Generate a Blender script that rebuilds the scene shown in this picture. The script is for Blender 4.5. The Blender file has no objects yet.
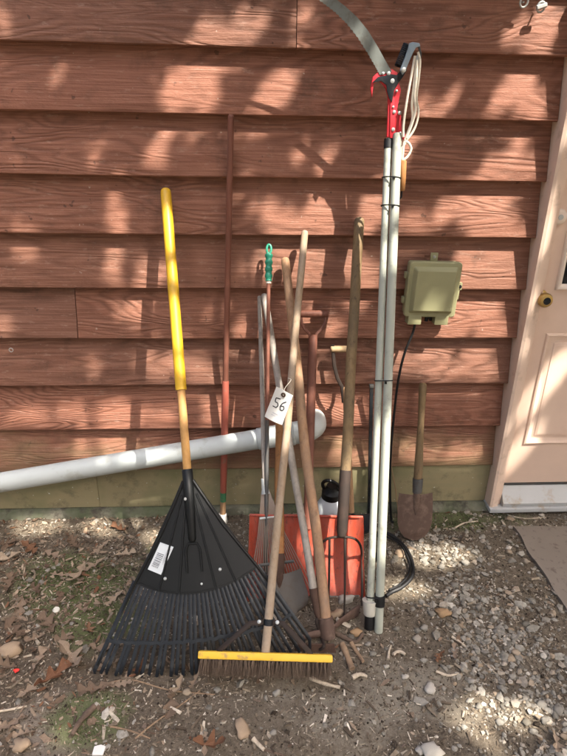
import bpy, math, random
from mathutils import Vector as V, noise as MN
R = math.radians
rnd = random.Random(7)
S = bpy.context.scene
COL = S.collection

# ------------------------------------------------------------------ camera
D, CZ, FPX, PW, PH = 2.2, 1.64, 559.674, 567, 756
pit, yaw, rol = 0.402286, 0.06184, 0.019272
fw = V((math.sin(yaw)*math.cos(pit), math.cos(yaw)*math.cos(pit), -math.sin(pit)))
rt = V((math.cos(yaw), -math.sin(yaw), 0)); up = rt.cross(fw)
rt, up = rt*math.cos(rol)+up*math.sin(rol), up*math.cos(rol)-rt*math.sin(rol)
CAM = V((0, -D, CZ))
cd = bpy.data.cameras.new('camera'); cam = bpy.data.objects.new('camera', cd); COL.objects.link(cam)
cd.sensor_fit = 'VERTICAL'; cd.sensor_height = 24; cd.lens = 24*FPX/PH; cd.clip_end = 2000; cd.clip_start = .01
from mathutils import Matrix
cam.matrix_world = Matrix(((rt.x, up.x, -fw.x, CAM.x), (rt.y, up.y, -fw.y, CAM.y), (rt.z, up.z, -fw.z, CAM.z), (0, 0, 0, 1)))
S.camera = cam

# ------------------------------------------------------------------ sky, sun, exposure
EL, AZ = R(57), R(42)                    # sun behind the photographer's right shoulder
SUN = V((math.sin(AZ)*math.cos(EL), -math.cos(AZ)*math.cos(EL), math.sin(EL)))
W = bpy.data.worlds.new('World'); S.world = W; W.use_nodes = True
wn = W.node_tree.nodes; wl = W.node_tree.links
bg = wn['Background']; bg.inputs['Strength'].default_value = .15
sky = wn.new('ShaderNodeTexSky'); sky.sky_type = 'NISHITA'; sky.sun_disc = False
sky.sun_elevation = EL; sky.sun_rotation = math.atan2(SUN.x, SUN.y)
sky.dust_density = 7.0; sky.ozone_density = .2; sky.air_density = .8
wl.new(sky.outputs[0], bg.inputs[0])
sl = bpy.data.lights.new('sun', 'SUN'); sl.energy = 2.15; sl.angle = R(.55); sl.color = (1, .93, .83)
so = bpy.data.objects.new('sun', sl); COL.objects.link(so); so.location = SUN*20
so.rotation_euler = SUN.to_track_quat('Z', 'Y').to_euler()
S.view_settings.view_transform = 'Standard'; S.view_settings.look = 'None'
S.view_settings.exposure = 2.95; S.view_settings.gamma = 1

# ------------------------------------------------------------------ pixel -> place
def ray(x, y): return fw+rt*((x-PW/2)/FPX)-up*((y-PH/2)/FPX)
def wal(x, y, yy=0.): d = ray(x, y); return CAM+d*((yy-CAM.y)/d.y)
def gnd(x, y, z=0.): d = ray(x, y); return CAM+d*((z-CAM.z)/d.z)
def pln(x, y, P, n): d = ray(x, y); return CAM+d*((P-CAM).dot(n)/d.dot(n))
def prj(P):
    q = P-CAM; d = q.dot(fw); return PW/2+FPX*q.dot(rt)/d, PH/2-FPX*q.dot(up)/d
def along(A, B, py):
    lo, hi = -.3, 1.3
    f0 = prj(A+(B-A)*lo)[1] < py
    for _ in range(40):
        m = (lo+hi)/2
        if (prj(A+(B-A)*m)[1] < py) == f0: lo = m
        else: hi = m
    return A+(B-A)*((lo+hi)/2)

# ------------------------------------------------------------------ mesh builder
class MB:
    def __init__(s): s.v = []; s.f = []
    def add(s, vs, fs):
        o = len(s.v); s.v += [V(p) for p in vs]; s.f += [tuple(i+o for i in f) for f in fs]; return s
    def box(s, c, X, Y, Z):
        c, X, Y, Z = V(c), V(X)*.5, V(Y)*.5, V(Z)*.5
        vs = [c+X*a+Y*b+Z*d for d in (-1, 1) for b in (-1, 1) for a in (-1, 1)]
        return s.add(vs, [(0, 2, 3, 1), (4, 5, 7, 6), (0, 1, 5, 4), (2, 6, 7, 3), (0, 4, 6, 2), (1, 3, 7, 5)])
    def aab(s, x0, x1, y0, y1, z0, z1):
        return s.box(((x0+x1)/2, (y0+y1)/2, (z0+z1)/2), (x1-x0, 0, 0), (0, y1-y0, 0), (0, 0, z1-z0))
    def tube(s, pts, rad, n=10, caps=True, flat=1., ref=None, closed=False):
        pts = [V(p) for p in pts]; m = len(pts)
        if not hasattr(rad, '__len__'): rad = [rad]*m
        vs = []; fs = []; U = None
        for i, p in enumerate(pts):
            if closed: t = pts[(i+1) % m]-pts[i-1]
            else: t = pts[min(i+1, m-1)]-pts[max(i-1, 0)]
            t.normalize()
            if U is None:
                U = V(ref) if ref is not None else (V((1, 0, 0)) if abs(t.x) < .8 else V((0, 0, 1)))
            U = (U-t*U.dot(t)); U.normalize(); B = t.cross(U)
            for k in range(n):
                a = 2*math.pi*k/n; vs.append(p+(U*math.cos(a)+B*math.sin(a)*flat)*rad[i])
        for i in range(m if closed else m-1):
            j = (i+1) % m
            for k in range(n):
                l = (k+1) % n; fs.append((i*n+k, i*n+l, j*n+l, j*n+k))
        if caps and not closed:
            fs.append(tuple(reversed(range(n)))); fs.append(tuple((m-1)*n+k for k in range(n)))
        return s.add(vs, fs)
    def dome(s, a, b, r, n=12):          # rounded-end rod from a to b
        a, b = V(a), V(b); t = (b-a).normalized(); L = (b-a).length; e = min(r*.8, L*.3)
        return s.tube([a, a+t*e*.25, a+t*e, b-t*e, b-t*e*.25, b], [r*.55, r*.85, r, r, r*.85, r*.55], n)
    def prism(s, outline, dv):
        n = len(outline); a = [V(p) for p in outline]; dv = V(dv)
        return s.add(a+[p+dv for p in a], [tuple(range(n)), tuple(reversed(range(n, 2*n)))]+[(i, i+n, (i+1) % n+n, (i+1) % n) for i in range(n)])
    def grid(s, P, nu, nv):              # P(i,j)
        o = [P(i, j) for j in range(nv+1) for i in range(nu+1)]
        return s.add(o, [(j*(nu+1)+i, j*(nu+1)+i+1, (j+1)*(nu+1)+i+1, (j+1)*(nu+1)+i) for j in range(nv) for i in range(nu)])
    def slab(s, P, Nn, nu, nv, th):      # thick sheet: P(i,j) front point, Nn(i,j) normal
        a = [V(P(i, j)) for j in range(nv+1) for i in range(nu+1)]
        b = [V(P(i, j))-V(Nn(i, j))*th for j in range(nv+1) for i in range(nu+1)]
        k = len(a); w = nu+1
        fs = []
        for j in range(nv):
            for i in range(nu):
                q = (j*w+i, j*w+i+1, (j+1)*w+i+1, (j+1)*w+i); fs.append(q); fs.append(tuple(x+k for x in reversed(q)))
        for i in range(nu):
            fs.append((i+1, i, i+k, i+1+k)); e = nv*w; fs.append((e+i, e+i+1, e+i+1+k, e+i+k))
        for j in range(nv):
            fs.append((j*w, (j+1)*w, (j+1)*w+k, j*w+k)); e = w-1; fs.append(((j+1)*w+e, j*w+e, j*w+e+k, (j+1)*w+e+k))
        return s.add(a+b, fs)
    def build(s, name, mat, parent=None, smooth=40, bevel=0, fix=True):
        root = parent
        while root is not None and root.parent is not None: root = root.parent
        o0 = root.location if root is not None else V((0, 0, 0))
        me = bpy.data.meshes.new(name); me.from_pydata([p-o0 for p in s.v], [], s.f); me.materials.append(M[mat])
        if fix or bevel:
            import bmesh
            bm = bmesh.new(); bm.from_mesh(me); bmesh.ops.recalc_face_normals(bm, faces=bm.faces)
            if bevel:
                es = [e for e in bm.edges if len(e.link_faces) == 2 and e.calc_face_angle(0) > .6]
                bmesh.ops.bevel(bm, geom=es, offset=bevel, segments=2, affect='EDGES', clamp_overlap=True, profile=.6)
            bm.to_mesh(me); bm.free()
        if smooth:
            for p in me.polygons: p.use_smooth = True
            me.set_sharp_from_angle(angle=R(smooth))
        o = bpy.data.objects.new(name, me); COL.objects.link(o)
        if parent is not None: o.parent = parent
        return o
def tag(o, label, cat, group=None):
    o['label'] = label; o['category'] = cat
    if group: o['group'] = group
    return o
def thing(name, loc, label, cat, group=None):
    o = bpy.data.objects.new(name, None); COL.objects.link(o); o.location = loc; o.empty_display_size = .05
    return tag(o, label, cat, group)

# ------------------------------------------------------------------ materials
M = {}
class NT:
    def __init__(s, name):
        s.m = bpy.data.materials.new(name); s.m.use_nodes = True; s.t = s.m.node_tree; M[name] = s.m
        s.b = s.t.nodes['Principled BSDF']
    def set(s, sock, v):
        if hasattr(v, 'default_value') or hasattr(v, 'is_linked'): s.t.links.new(v, sock)
        elif hasattr(v, '__len__') and len(v) == 3 and sock.type == 'RGBA': sock.default_value = (*v, 1)
        else: sock.default_value = v
    def n(s, typ, out=0, props=None, **kw):
        nd = s.t.nodes.new('ShaderNode'+typ)
        for k, v in (props or {}).items(): setattr(nd, k, v)
        for k, v in kw.items():
            k = int(k[1:]) if k[0] == 'i' and k[1:].isdigit() else k.replace('_', ' ')
            s.set(nd.inputs[k], v)
        return nd.outputs[out]
    def obj(s): return s.n('TexCoord', 'Object')
    def pos(s): return s.n('NewGeometry', 'Position')
    def rand(s): return s.n('ObjectInfo', 'Random')
    def isl(s): return s.n('NewGeometry', 'Random Per Island')
    def map(s, v, sc=(1, 1, 1), loc=(0, 0, 0)): return s.n('Mapping', 0, None, Vector=v, Scale=sc, Location=loc)
    def noise(s, v, sc=5., det=4., ro=.55, dist=0., out=0): return s.n('TexNoise', out, None, Vector=v, Scale=sc, Detail=det, Roughness=ro, Distortion=dist)
    def math(s, op, a, b=0.): return s.n('Math', 0, {'operation': op}, i0=a, i1=b)
    def vadd(s, a, b): return s.n('VectorMath', 0, {'operation': 'ADD'}, i0=a, i1=b)
    def ramp(s, f, stops, inter='LINEAR'):
        nd = s.t.nodes.new('ShaderNodeValToRGB'); e = nd.color_ramp.elements; nd.color_ramp.interpolation = inter
        while len(e) < len(stops): e.new(.5)
        for x, (p, c) in zip(e, stops): x.position = p; x.color = (*c, 1) if hasattr(c, '__len__') else (c, c, c, 1)
        s.t.links.new(f, nd.inputs[0]); return nd.outputs[0]
    def mix(s, f, a, b, mode='MIX'):
        nd = s.t.nodes.new('ShaderNodeMix'); nd.data_type = 'RGBA'; nd.blend_type = mode
        s.set(nd.inputs[0], f); s.set(nd.inputs[6], a); s.set(nd.inputs[7], b); return nd.outputs[2]
    def bump(s, h, st=.3, dist=.002, prev=None):
        nd = s.t.nodes.new('ShaderNodeBump'); nd.inputs['Strength'].default_value = st; nd.inputs['Distance'].default_value = dist
        s.set(nd.inputs['Height'], h)
        if prev is not None: s.set(nd.inputs['Normal'], prev)
        return nd.outputs[0]
    def fin(s, col=None, rough=.6, metal=0., norm=None, **kw):
        if col is not None: s.set(s.b.inputs['Base Color'], col)
        s.set(s.b.inputs['Roughness'], rough); s.set(s.b.inputs['Metallic'], metal)
        if norm is not None: s.set(s.b.inputs['Normal'], norm)
        for k, v in kw.items(): s.set(s.b.inputs[k.replace('_', ' ')], v)
        return s.m

def m_siding(name, c_dark, c_mid, c_light, algae):
    t = NT(name); o = t.obj(); r = t.rand()
    off = t.n('CombineXYZ', 0, None, X=t.math('MULTIPLY', r, 61.), Y=t.math('MULTIPLY', r, 17.), Z=t.math('MULTIPLY', r, 9.))
    ov = t.vadd(o, off)
    # contour rings of a stretched field give flat-sawn figure with ovals and knots
    f = t.noise(t.map(ov, (.8, .5, 4.6)), 1.35, 2.6, .45, .5)
    ring = t.math('SINE', t.math('ADD', t.math('MULTIPLY', f, t.math('ADD', 75., t.math('MULTIPLY', t.math('FRACT', t.math('MULTIPLY', r, 7.3)), 120.))), t.math('MULTIPLY', t.noise(t.map(ov, (9, 9, 40)), 1., 2., .5), 2.2)))
    ring = t.math('MULTIPLY', t.math('ADD', ring, 1.), .5)
    ring = t.math('POWER', ring, 1.7)
    amp = t.ramp(t.noise(t.map(ov, (1.3, 1, 3.5), (5, 3, 8)), 1.7, 3., .6), [(.35, .2), (.6, 1.)])
    ring = t.math('MULTIPLY', ring, amp)
    fine = t.noise(t.map(ov, (4, 4, 230)), 1., 3., .6)
    saw = t.noise(t.map(ov, (60, 60, 150)), 1., 4., .65)
    big = t.noise(t.map(ov, (1.6, 1, 6)), 1.2, 4., .6)
    c = t.mix(big, c_dark, c_mid)
    c = t.mix(t.ramp(fine, [(.38, 0.), (.7, .75)]), c, c_light)
    c = t.mix(t.math('MULTIPLY', ring, .46), c, tuple(x*.5 for x in c_dark))
    c = t.mix(1., c, t.ramp(r, [(0., (.84, .86, .86)), (.5, (1., .98, .95)), (1., (1.10, 1.02, .98))]), 'MULTIPLY')
    wear = t.noise(t.map(o, (9, 9, 30)), 2.2, 5., .7)
    c = t.mix(t.ramp(wear, [(.58, 0.), (.76, .5)]), c, (.40, .27, .21))
    spots = t.noise(o, 55., 2., .5)
    c = t.mix(t.ramp(spots, [(.75, 0.), (.78, .55)]), c, (.45, .36, .3))
    sp2 = t.noise(o, 31., 2., .5)
    c = t.mix(t.ramp(sp2, [(.25, .55), (.29, 0.)]), c, (.03, .018, .014))
    if algae:
        z = t.n('SeparateXYZ', 2, None, Vector=t.pos())
        an = t.noise(t.map(t.pos(), (1, 1, 2.2)), 3.2, 5., .65)
        am = t.math('SUBTRACT', t.math('ADD', an, .16), t.math('MULTIPLY', z, 1.25))
        c = t.mix(t.ramp(am, [(.12, 0.), (.46, .68)]), c, (.20, .155, .08))
        dn = t.noise(t.pos(), 7., 5., .7)
        c = t.mix(t.ramp(dn, [(.55, 0.), (.75, .5)]), c, (.05, .034, .024))
    h = t.math('ADD', t.math('MULTIPLY', ring, -.9), t.math('ADD', t.math('MULTIPLY', fine, .8), t.math('MULTIPLY', saw, .9)))
    t.fin(c, t.math('ADD', .55, t.math('MULTIPLY', fine, .22)), 0., t.bump(h, .8, .0026), Specular_IOR_Level=.22)
m_siding('siding', (.150, .066, .042), (.238, .107, .070), (.33, .17, .121), True)

def m_wood(name, c1, c2, c3, rough=.6, dirt=.35, bump=.25):
    t = NT(name); o = t.vadd(t.obj(), t.n('CombineXYZ', 0, None, X=t.math('MULTIPLY', t.rand(), 13.)))
    g = t.noise(t.map(o, (55, 55, 3.2)), 1.6, 4., .6, .4); b = t.noise(t.map(o, (6, 6, 2.4)), 1.8, 4., .6)
    c = t.mix(t.ramp(g, [(.3, 0.), (.72, 1.)]), c1, c2)
    c = t.mix(t.ramp(b, [(.42, 0.), (.7, .85)]), c, c3)
    d = t.noise(t.map(o, (20, 20, 9)), 3., 4., .7)
    c = t.mix(t.ramp(d, [(.56, 0.), (.72, dirt)]), c, (.03, .022, .016))
    t.fin(c, rough, 0., t.bump(g, bump, .0015), Specular_IOR_Level=.18)
m_wood('wood_tan', (.33, .20, .105), (.24, .135, .07), (.20, .13, .085))
m_wood('wood_brown', (.27, .15, .082), (.36, .22, .125), (.20, .14, .10))
m_wood('wood_grey', (.30, .265, .225), (.20, .175, .15), (.36, .33, .29))
m_wood('wood_olive', (.215, .145, .072), (.15, .098, .05), (.115, .085, .052), .6, .6)
m_wood('wood_pale', (.42, .30, .17), (.33, .22, .115), (.27, .20, .13))
m_wood('wood_orange', (.36, .17, .06), (.28, .125, .045), (.22, .12, .06))
m_wood('wood_rake', (.50, .28, .095), (.42, .22, .07), (.36, .20, .085), .5, .25)
m_wood('wood_dark', (.016, .011, .008), (.028, .019, .014), (.010, .008, .007), .6, .2)
m_wood('wood_redbrown', (.155, .058, .038), (.20, .085, .058), (.11, .05, .036), .5, .3)
m_wood('wood_broom', (.29, .215, .145), (.23, .16, .10), (.32, .26, .20), .65, .3)
m_wood('wood_stick', (.20, .13, .08), (.27, .19, .12), (.12, .08, .055), .85, .4, .6)
m_wood('wood_bark', (.085, .058, .042), (.13, .092, .066), (.06, .042, .032), .9, .4, .9)

def m_paint(name, col, wearcol, rough=.4, amt=.2, bump=.05, spec=.5, sc=26.):
    t = NT(name); o = t.obj(); a = t.noise(o, sc, 5., .65); b = t.noise(o, 5., 4., .6)
    c = t.mix(t.ramp(b, [(.3, 0.), (.75, .35)]), col, tuple(x*.72 for x in col))
    c = t.mix(t.ramp(a, [(.56, 0.), (.68, amt)]), c, wearcol)
    t.fin(c, t.math('ADD', rough, t.math('MULTIPLY', a, .15)), 0., t.bump(a, bump, .001), Specular_IOR_Level=spec)
m_paint('yellow_plastic', (.58, .335, .012), (.45, .27, .03), .38, .35)
m_paint('yellow_paint', (.68, .40, .02), (.24, .16, .07), .5, .8)
m_paint('black_plastic', (.0035, .0042, .004), (.014, .014, .013), .42, .3, .05, .3)
m_paint('tine_plastic', (.010, .0125, .016), (.04, .042, .044), .30, .5, .05, .4)
m_paint('black_rubber', (.005, .005, .0055), (.03, .028, .025), .5, .4, .05, .35)
m_paint('green_grip', (.012, .21, .125), (.02, .10, .07), .42, .3)
m_paint('red_paint', (.52, .022, .035), (.20, .04, .04), .42, .35)
m_paint('red_handle', (.30, .075, .048), (.20, .12, .08), .5, .7)
m_paint('green_band', (.04, .16, .07), (.22, .13, .08), .6, .6)
m_paint('white_scuff', (.52, .50, .47), (.36, .31, .27), .7, .7)
m_paint('pvc', (.48, .515, .495), (.30, .29, .24), .42, .6, .03, .4, 9.)
m_paint('pole_gray', (.34, .355, .295), (.15, .15, .115), .45, .6, .03, .5, 14.)
m_paint('white_plastic', (.52, .50, .43), (.40, .37, .30), .5, .5)
m_paint('khaki_plastic', (.285, .275, .15), (.30, .28, .15), .5, .35, .04, .4, 12.)
m_paint('khaki_dark', (.25, .24, .13), (.24, .22, .12), .55, .4)  # slightly darker khaki for the box base
m_paint('door_paint', (.72, .535, .42), (.58, .39, .29), .42, .25, .03, .45, 7.)
m_paint('casing_paint', (.68, .51, .40), (.42, .30, .22), .5, .55, .06, .4, 18.)
m_paint('lite_frame', (.78, .66, .56), (.62, .5, .42), .4, .2)
m_paint('paper', (.70, .70, .69), (.70, .69, .66), .8, .4, .02, .2)
m_paint('sticker', (.55, .58, .58), (.55, .56, .56), .5, .3)
m_paint('ink', (.02, .02, .03), (.04, .04, .05), .7, .2)
m_paint('pale_ink', (.45, .47, .55), (.6, .6, .65), .7, .3)
m_paint('rope', (.66, .60, .49), (.42, .36, .27), .85, .7, .3, .2, 90.)
m_paint('wire_tan', (.36, .22, .12), (.2, .13, .08), .6, .4)
m_paint('bright_red', (.75, .05, .04), (.5, .04, .04), .5, .2)
m_paint('threshold', (.40, .405, .40), (.30, .25, .17), .45, .8, .05, .5, 11.)
m_paint('mat_pile', (.175, .148, .122), (.10, .082, .066), .95, .8, .8, .1, 34.)

def m_metal(name, c1, c2, rust, rough=.45, metal=.85, amt=.5):
    t = NT(name); o = t.obj(); a = t.noise(o, 22., 6., .7); b = t.noise(o, 7., 4., .6)
    c = t.mix(b, c1, c2); k = t.ramp(a, [(.48, 0.), (.64, amt)])
    c = t.mix(k, c, rust)
    t.fin(c, t.math('ADD', rough, t.math('MULTIPLY', a, .25)), t.math('MULTIPLY', metal, t.math('SUBTRACT', 1., k)), t.bump(a, .2, .0012), Specular_IOR_Level=.25)
m_metal('steel', (.42, .44, .46), (.34, .36, .38), (.16, .10, .06), .38, .8, .3)
m_metal('saw_steel', (.25, .27, .25), (.12, .13, .12), (.10, .08, .06), .42, .65, .55)
m_metal('dull_steel', (.115, .115, .112), (.075, .075, .072), (.085, .055, .038), .5, .6, .6)
m_metal('dark_steel', (.010, .013, .016), (.018, .021, .025), (.09, .06, .045), .42, .4, .3)
m_metal('rust', (.06, .034, .024), (.09, .055, .04), (.04, .022, .016), .75, .25, .8)
m_metal('dark_iron', (.022, .016, .013), (.034, .024, .019), (.05, .03, .022), .6, .2, .5)
m_metal('rust_blade', (.115, .072, .054), (.075, .05, .04), (.17, .12, .09), .62, .3, .7)
m_metal('grey_blade', (.15, .135, .12), (.10, .09, .08), (.10, .07, .05), .65, .3, .6)
m_metal('blue_steel', (.33, .41, .48), (.27, .34, .40), (.15, .15, .15), .35, .6, .3)
m_metal('brass', (.52, .36, .13), (.38, .25, .09), (.20, .12, .05), .32, .9, .4)
m_metal('tine_rust', (.34, .29, .25), (.22, .16, .12), (.25, .18, .13), .6, .4, .5)
m_metal('galvanised', (.40, .42, .41), (.50, .52, .51), (.22, .17, .12), .45, .7, .4)

t = NT('orange_plastic'); o = t.obj()
a = t.noise(t.map(o, (30, 30, 5)), 1.5, 6., .7); b = t.noise(o, 6., 4., .6); z = t.n('SeparateXYZ', 2, None, Vector=o)
c = t.mix(b, (.38, .052, .022), (.27, .034, .016))
c = t.mix(t.ramp(t.math('ADD', a, t.math('MULTIPLY', z, -.25)), [(.36, 0.), (.56, .7)]), c, (.30, .075, .05))
sc = t.noise(t.map(o, (38, 38, 6)), 2., 5., .75)
c = t.mix(t.ramp(sc, [(.54, 0.), (.68, .85)]), c, (.05, .028, .022))
t.fin(c, .5, 0., t.bump(a, .12, .001), Subsurface_Weight=0.)
t = NT('bristle'); c = t.ramp(t.isl(), [(0., (.04, .025, .016)), (.5, (.075, .05, .032)), (1., (.15, .105, .07))]); t.fin(c, .85)
t = NT('jug'); t.fin((.66, .70, .72), .3, 0., None, Transmission_Weight=.35, Subsurface_Weight=0.)
t = NT('glass'); t.fin((.012, .014, .015), .03, 0., None, Specular_IOR_Level=.8)
t = NT('skirt'); o = t.vadd(t.obj(), t.n('CombineXYZ', 0, None, X=t.math('MULTIPLY', t.rand(), 9.)))
a = t.noise(t.map(o, (2.5, 2.5, 30)), 1.6, 5., .65, .3); b = t.noise(o, 3.4, 5., .65)
c = t.mix(b, (.30, .25, .14), (.19, .165, .09)); c = t.mix(t.ramp(a, [(.45, 0.), (.7, .6)]), c, (.27, .215, .115))
d = t.noise(o, 9., 6., .72); c = t.mix(t.ramp(d, [(.54, 0.), (.7, .65)]), c, (.055, .045, .028))
e = t.noise(t.map(o, (1, 1, 1), (4, 2, 1)), 2.3, 4., .6); c = t.mix(t.ramp(e, [(.52, 0.), (.7, .6)]), c, (.075, .10, .035))
s_ = t.noise(o, 60., 2., .5); c = t.mix(t.ramp(s_, [(.72, 0.), (.75, .8)]), c, (.5, .5, .45))
t.fin(c, .8, 0., t.bump(a, .35, .002))
t = NT('concrete'); o = t.pos(); a = t.noise(o, 40., 5., .7); b = t.noise(o, 6., 4., .6)
c = t.mix(a, (.10, .095, .068), (.19, .178, .135)); c = t.mix(t.ramp(b, [(.36, 0.), (.58, .85)]), c, (.06, .075, .035))
d = t.noise(o, 13., 5., .7); c = t.mix(t.ramp(d, [(.52, 0.), (.66, .9)]), c, (.045, .036, .028))
t.fin(c, .95, 0., t.bump(a, .8, .006))
# soil: patches that have their own shape (moss to the left, trodden pale clay in the middle)
t = NT('soil'); o = t.pos(); xs = t.n('SeparateXYZ', 0, None, Vector=o); ys = t.n('SeparateXYZ', 1, None, Vector=o)
a = t.noise(o, 60., 6., .75); b = t.noise(o, 4.2, 6., .65); f = t.noise(o, 260., 3., .7)
c = t.mix(t.ramp(a, [(.3, 0.), (.7, 1.)]), (.048, .037, .027), (.155, .128, .094))
c = t.mix(t.ramp(b, [(.4, 0.), (.75, .6)]), c, (.185, .155, .115))
def blob(cx, cy, rx, ry, amp=.5):
    dx = t.math('DIVIDE', t.math('SUBTRACT', xs, cx), rx); dy = t.math('DIVIDE', t.math('SUBTRACT', ys, cy), ry)
    d2 = t.math('SQRT', t.math('ADD', t.math('MULTIPLY', dx, dx), t.math('MULTIPLY', dy, dy)))
    return t.math('ADD', t.math('SUBTRACT', 1., d2), t.math('MULTIPLY', t.math('SUBTRACT', b, .5), amp*4))
p1 = blob(.45, -.98, .34, .2, .8); c = t.mix(t.ramp(p1, [(.1, 0.), (.8, .4)]), c, (.29, .265, .215))
p5 = blob(-.75, -.75, .75, .62, .4); c = t.mix(t.ramp(p5, [(.0, 0.), (.5, .55)]), c, (.062, .047, .034))
p4 = blob(-.62, -1.02, .25, .14); c = t.mix(t.ramp(p4, [(.05, 0.), (.6, .6)]), c, (.22, .185, .15))
for bx, by, brx, bry in ((-.72, -.40, .34, .20), (-.55, -.62, .24, .14), (-.50, -1.0, .16, .12), (.95, -.08, .4, .09), (-.3, -.25, .2, .1)):
    p2 = blob(bx, by, brx, bry); c = t.mix(t.ramp(p2, [(.05, 0.), (.5, .75)]), c, (.085, .105, .04))
c = t.mix(t.ramp(f, [(.62, 0.), (.72, .6)]), c, (.36, .31, .25))
c = t.mix(t.ramp(f, [(.3, .7), (.38, 0.)]), c, (.02, .015, .012))
h = t.math('ADD', a, t.math('MULTIPLY', f, .5)); t.fin(c, .95, 0., t.bump(h, .9, .007), Specular_IOR_Level=.08)
def m_isl(name, stops, rough=.9, bump=.3, sc=80., island=True):
    t = NT(name); o = t.obj(); r = t.isl() if island else t.rand()
    c = t.ramp(r, stops); a = t.noise(o, sc, 5., .7)
    c = t.mix(1., c, t.ramp(a, [(.3, (.62, .6, .58)), (.7, (1.2, 1.18, 1.15))]), 'MULTIPLY')
    t.fin(c, rough, 0., t.bump(a, bump, .002), Specular_IOR_Level=.12)
GR = [(0., (.11, .10, .082)), (.25, (.24, .228, .198)), (.5, (.165, .152, .13)), (.7, (.28, .265, .23)), (.86, (.23, .175, .12)), (1., (.40, .38, .335))]
m_isl('gravel', GR); m_isl('pebble', GR, island=False)
m_isl('clod', [(0., (.025, .019, .014)), (.4, (.075, .06, .044)), (.75, (.15, .124, .092)), (.93, (.29, .255, .205)), (1., (.52, .48, .42))])
m_isl('chips', [(0., (.06, .046, .034)), (.4, (.11, .087, .064)), (.72, (.19, .155, .115)), (.92, (.34, .295, .23)), (1., (.58, .53, .45))])
LF = [(0., (.085, .055, .037)), (.3, (.14, .10, .07)), (.55, (.20, .15, .11)), (.8, (.30, .24, .175)), (.9, (.15, .08, .045)), (1., (.13, .062, .036))]
m_isl('leaf_bits', LF, .75, .2); m_isl('leaf', LF, .7, .3, 60., False)
m_isl('moss', [(0., (.05, .06, .026)), (1., (.10, .112, .05))])
m_isl('stone_tan', [(0., (.30, .225, .155)), (1., (.30, .225, .155))], .9, .3, 60.)
m_isl('stone_pale', [(0., (.37, .35, .31)), (1., (.37, .35, .31))], .9, .3, 60.)
m_isl('stone_orange', [(0., (.30, .20, .115)), (1., (.30, .20, .115))], .9, .3, 60.)
m_isl('chip_white', [(0., (.42, .36, .28)), (1., (.42, .36, .28))], .85, .4, 90.)
t = NT('foliage'); c = t.ramp(t.isl(), [(0., (.045, .09, .022)), (1., (.085, .13, .035))]); t.fin(c, .6)

# ------------------------------------------------------------------ ground
def gh(x, y):
    n = MN.noise(V((x*2.1, y*2.1, 3.)))*.010+MN.noise(V((x*7, y*7, 8.)))*.006+MN.noise(V((x*23, y*23, 1.)))*.0032+MN.noise(V((x*60, y*60, 5.)))*.0018
    n += .016*math.exp(-((y+.01)/.055)**2)
    return n-.004+MN.noise(V((x*110, y*110, 2.)))*.0016
def steps(a, b, s): n = int(round((b-a)/s)); return [a+(b-a)*i/n for i in range(n+1)]
gx = [-300, -120, -50, -20, -9, -5, -3.4, -2.6]+steps(-2.1, 2.3, .0135)+[2.8, 3.6, 5.5, 10, 22, 50, 120, 300]
gy = [-300, -120, -50, -20, -9, -5, -3.6, -2.8]+steps(-2.1, .06, .0135)+[.4, 1.2, 3, 9, 25, 60, 140, 300]
m = MB(); m.grid(lambda i, j: V((gx[i], gy[j], gh(gx[i], gy[j]))), len(gx)-1, len(gy)-1)
g = m.build('ground', 'soil', None, 180, fix=False); g['kind'] = 'structure'

# ------------------------------------------------------------------ lap-sided house wall
E_ = .20975; Z0 = 1.9286                      # lower edge of the first full course, course height
JX = 1.128                                    # door casing's outer side
wall_o = thing('house_wall', (0, 0, 0), 'reddish brown lap-sided house wall with mossy bottom boards', 'wall')
def plank(x0, x1, z, seed, hgt=E_+.026, run=.0450, th=.0220, mat='siding', name='siding_board', wob=1.):
    n = max(2, int((x1-x0)/.06)); prof = [(.004, 0.), (.0005, .003), (0., .008), (run*.5, hgt*.5), (run, hgt), (run+th, hgt), (th, 0.)]
    rr = random.Random(seed); a, b = rr.uniform(0, 50), rr.uniform(0, 50)
    mb = MB(); vs = []
    for i in range(n+1):
        x = x0+(x1-x0)*i/n
        dz = MN.noise(V((x*1.3, a, 0)))*.0022*wob+MN.noise(V((x*9, a, 4)))*.0007*wob; dy = MN.noise(V((x*1.1, b, 2)))*.0012*wob
        for k, (py, pz) in enumerate(prof):
            vs.append(V((x, py+dy*(1 if k < 3 else .3), z+pz+(dz if k < 3 or k == 6 else 0))))
    q = len(prof); fs = []
    for i in range(n):
        for k in range(q): fs.append((i*q+k, i*q+(k+1) % q, (i+1)*q+(k+1) % q, (i+1)*q+k))
    fs += [tuple(range(q)), tuple(reversed(range(n*q, n*q+q)))]
    mb.add(vs, fs); return mb.build(name, mat, wall_o, 30)
J0 = wal(297, 25).x; J5 = wal(76, 322).x
for k in range(-4, 9):
    z = Z0-k*E_
    cuts = {0: [J0], 5: [J5], -1: [-.9], -2: [.5], 2: [-1.75], 3: [-1.45], 7: [-1.62], 8: [-1.9]}.get(k, [])
    xs_ = [-2.7]+cuts+[JX-.002]
    for i in range(len(xs_)-1): plank(xs_[i]+(.0015 if i else 0), xs_[i+1]-(.0015 if i < len(xs_)-2 else 0), z, k*7+i)
    plank(2.21, 3.4, z, k*5+90)
Js = wal(98, 490, .012).x
for a, b, sd in ((-2.7, Js-.001, 201), (Js+.001, JX-.002, 202), (2.21, 3.4, 203)):
    mb = MB(); n = int((b-a)/.1); pts = []
    mb.slab(lambda i, j: V((a+(b-a)*i/n, .013+MN.noise(V((i*.3, sd, j*.5)))*.0012, .046+j*.056+(MN.noise(V((i*.4, sd, 0)))*.003 if j == 0 else 0))), lambda i, j: (0, -1, 0), n, 4, .02)
    mb.build('skirt_board', 'skirt', wall_o, 30)
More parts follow.
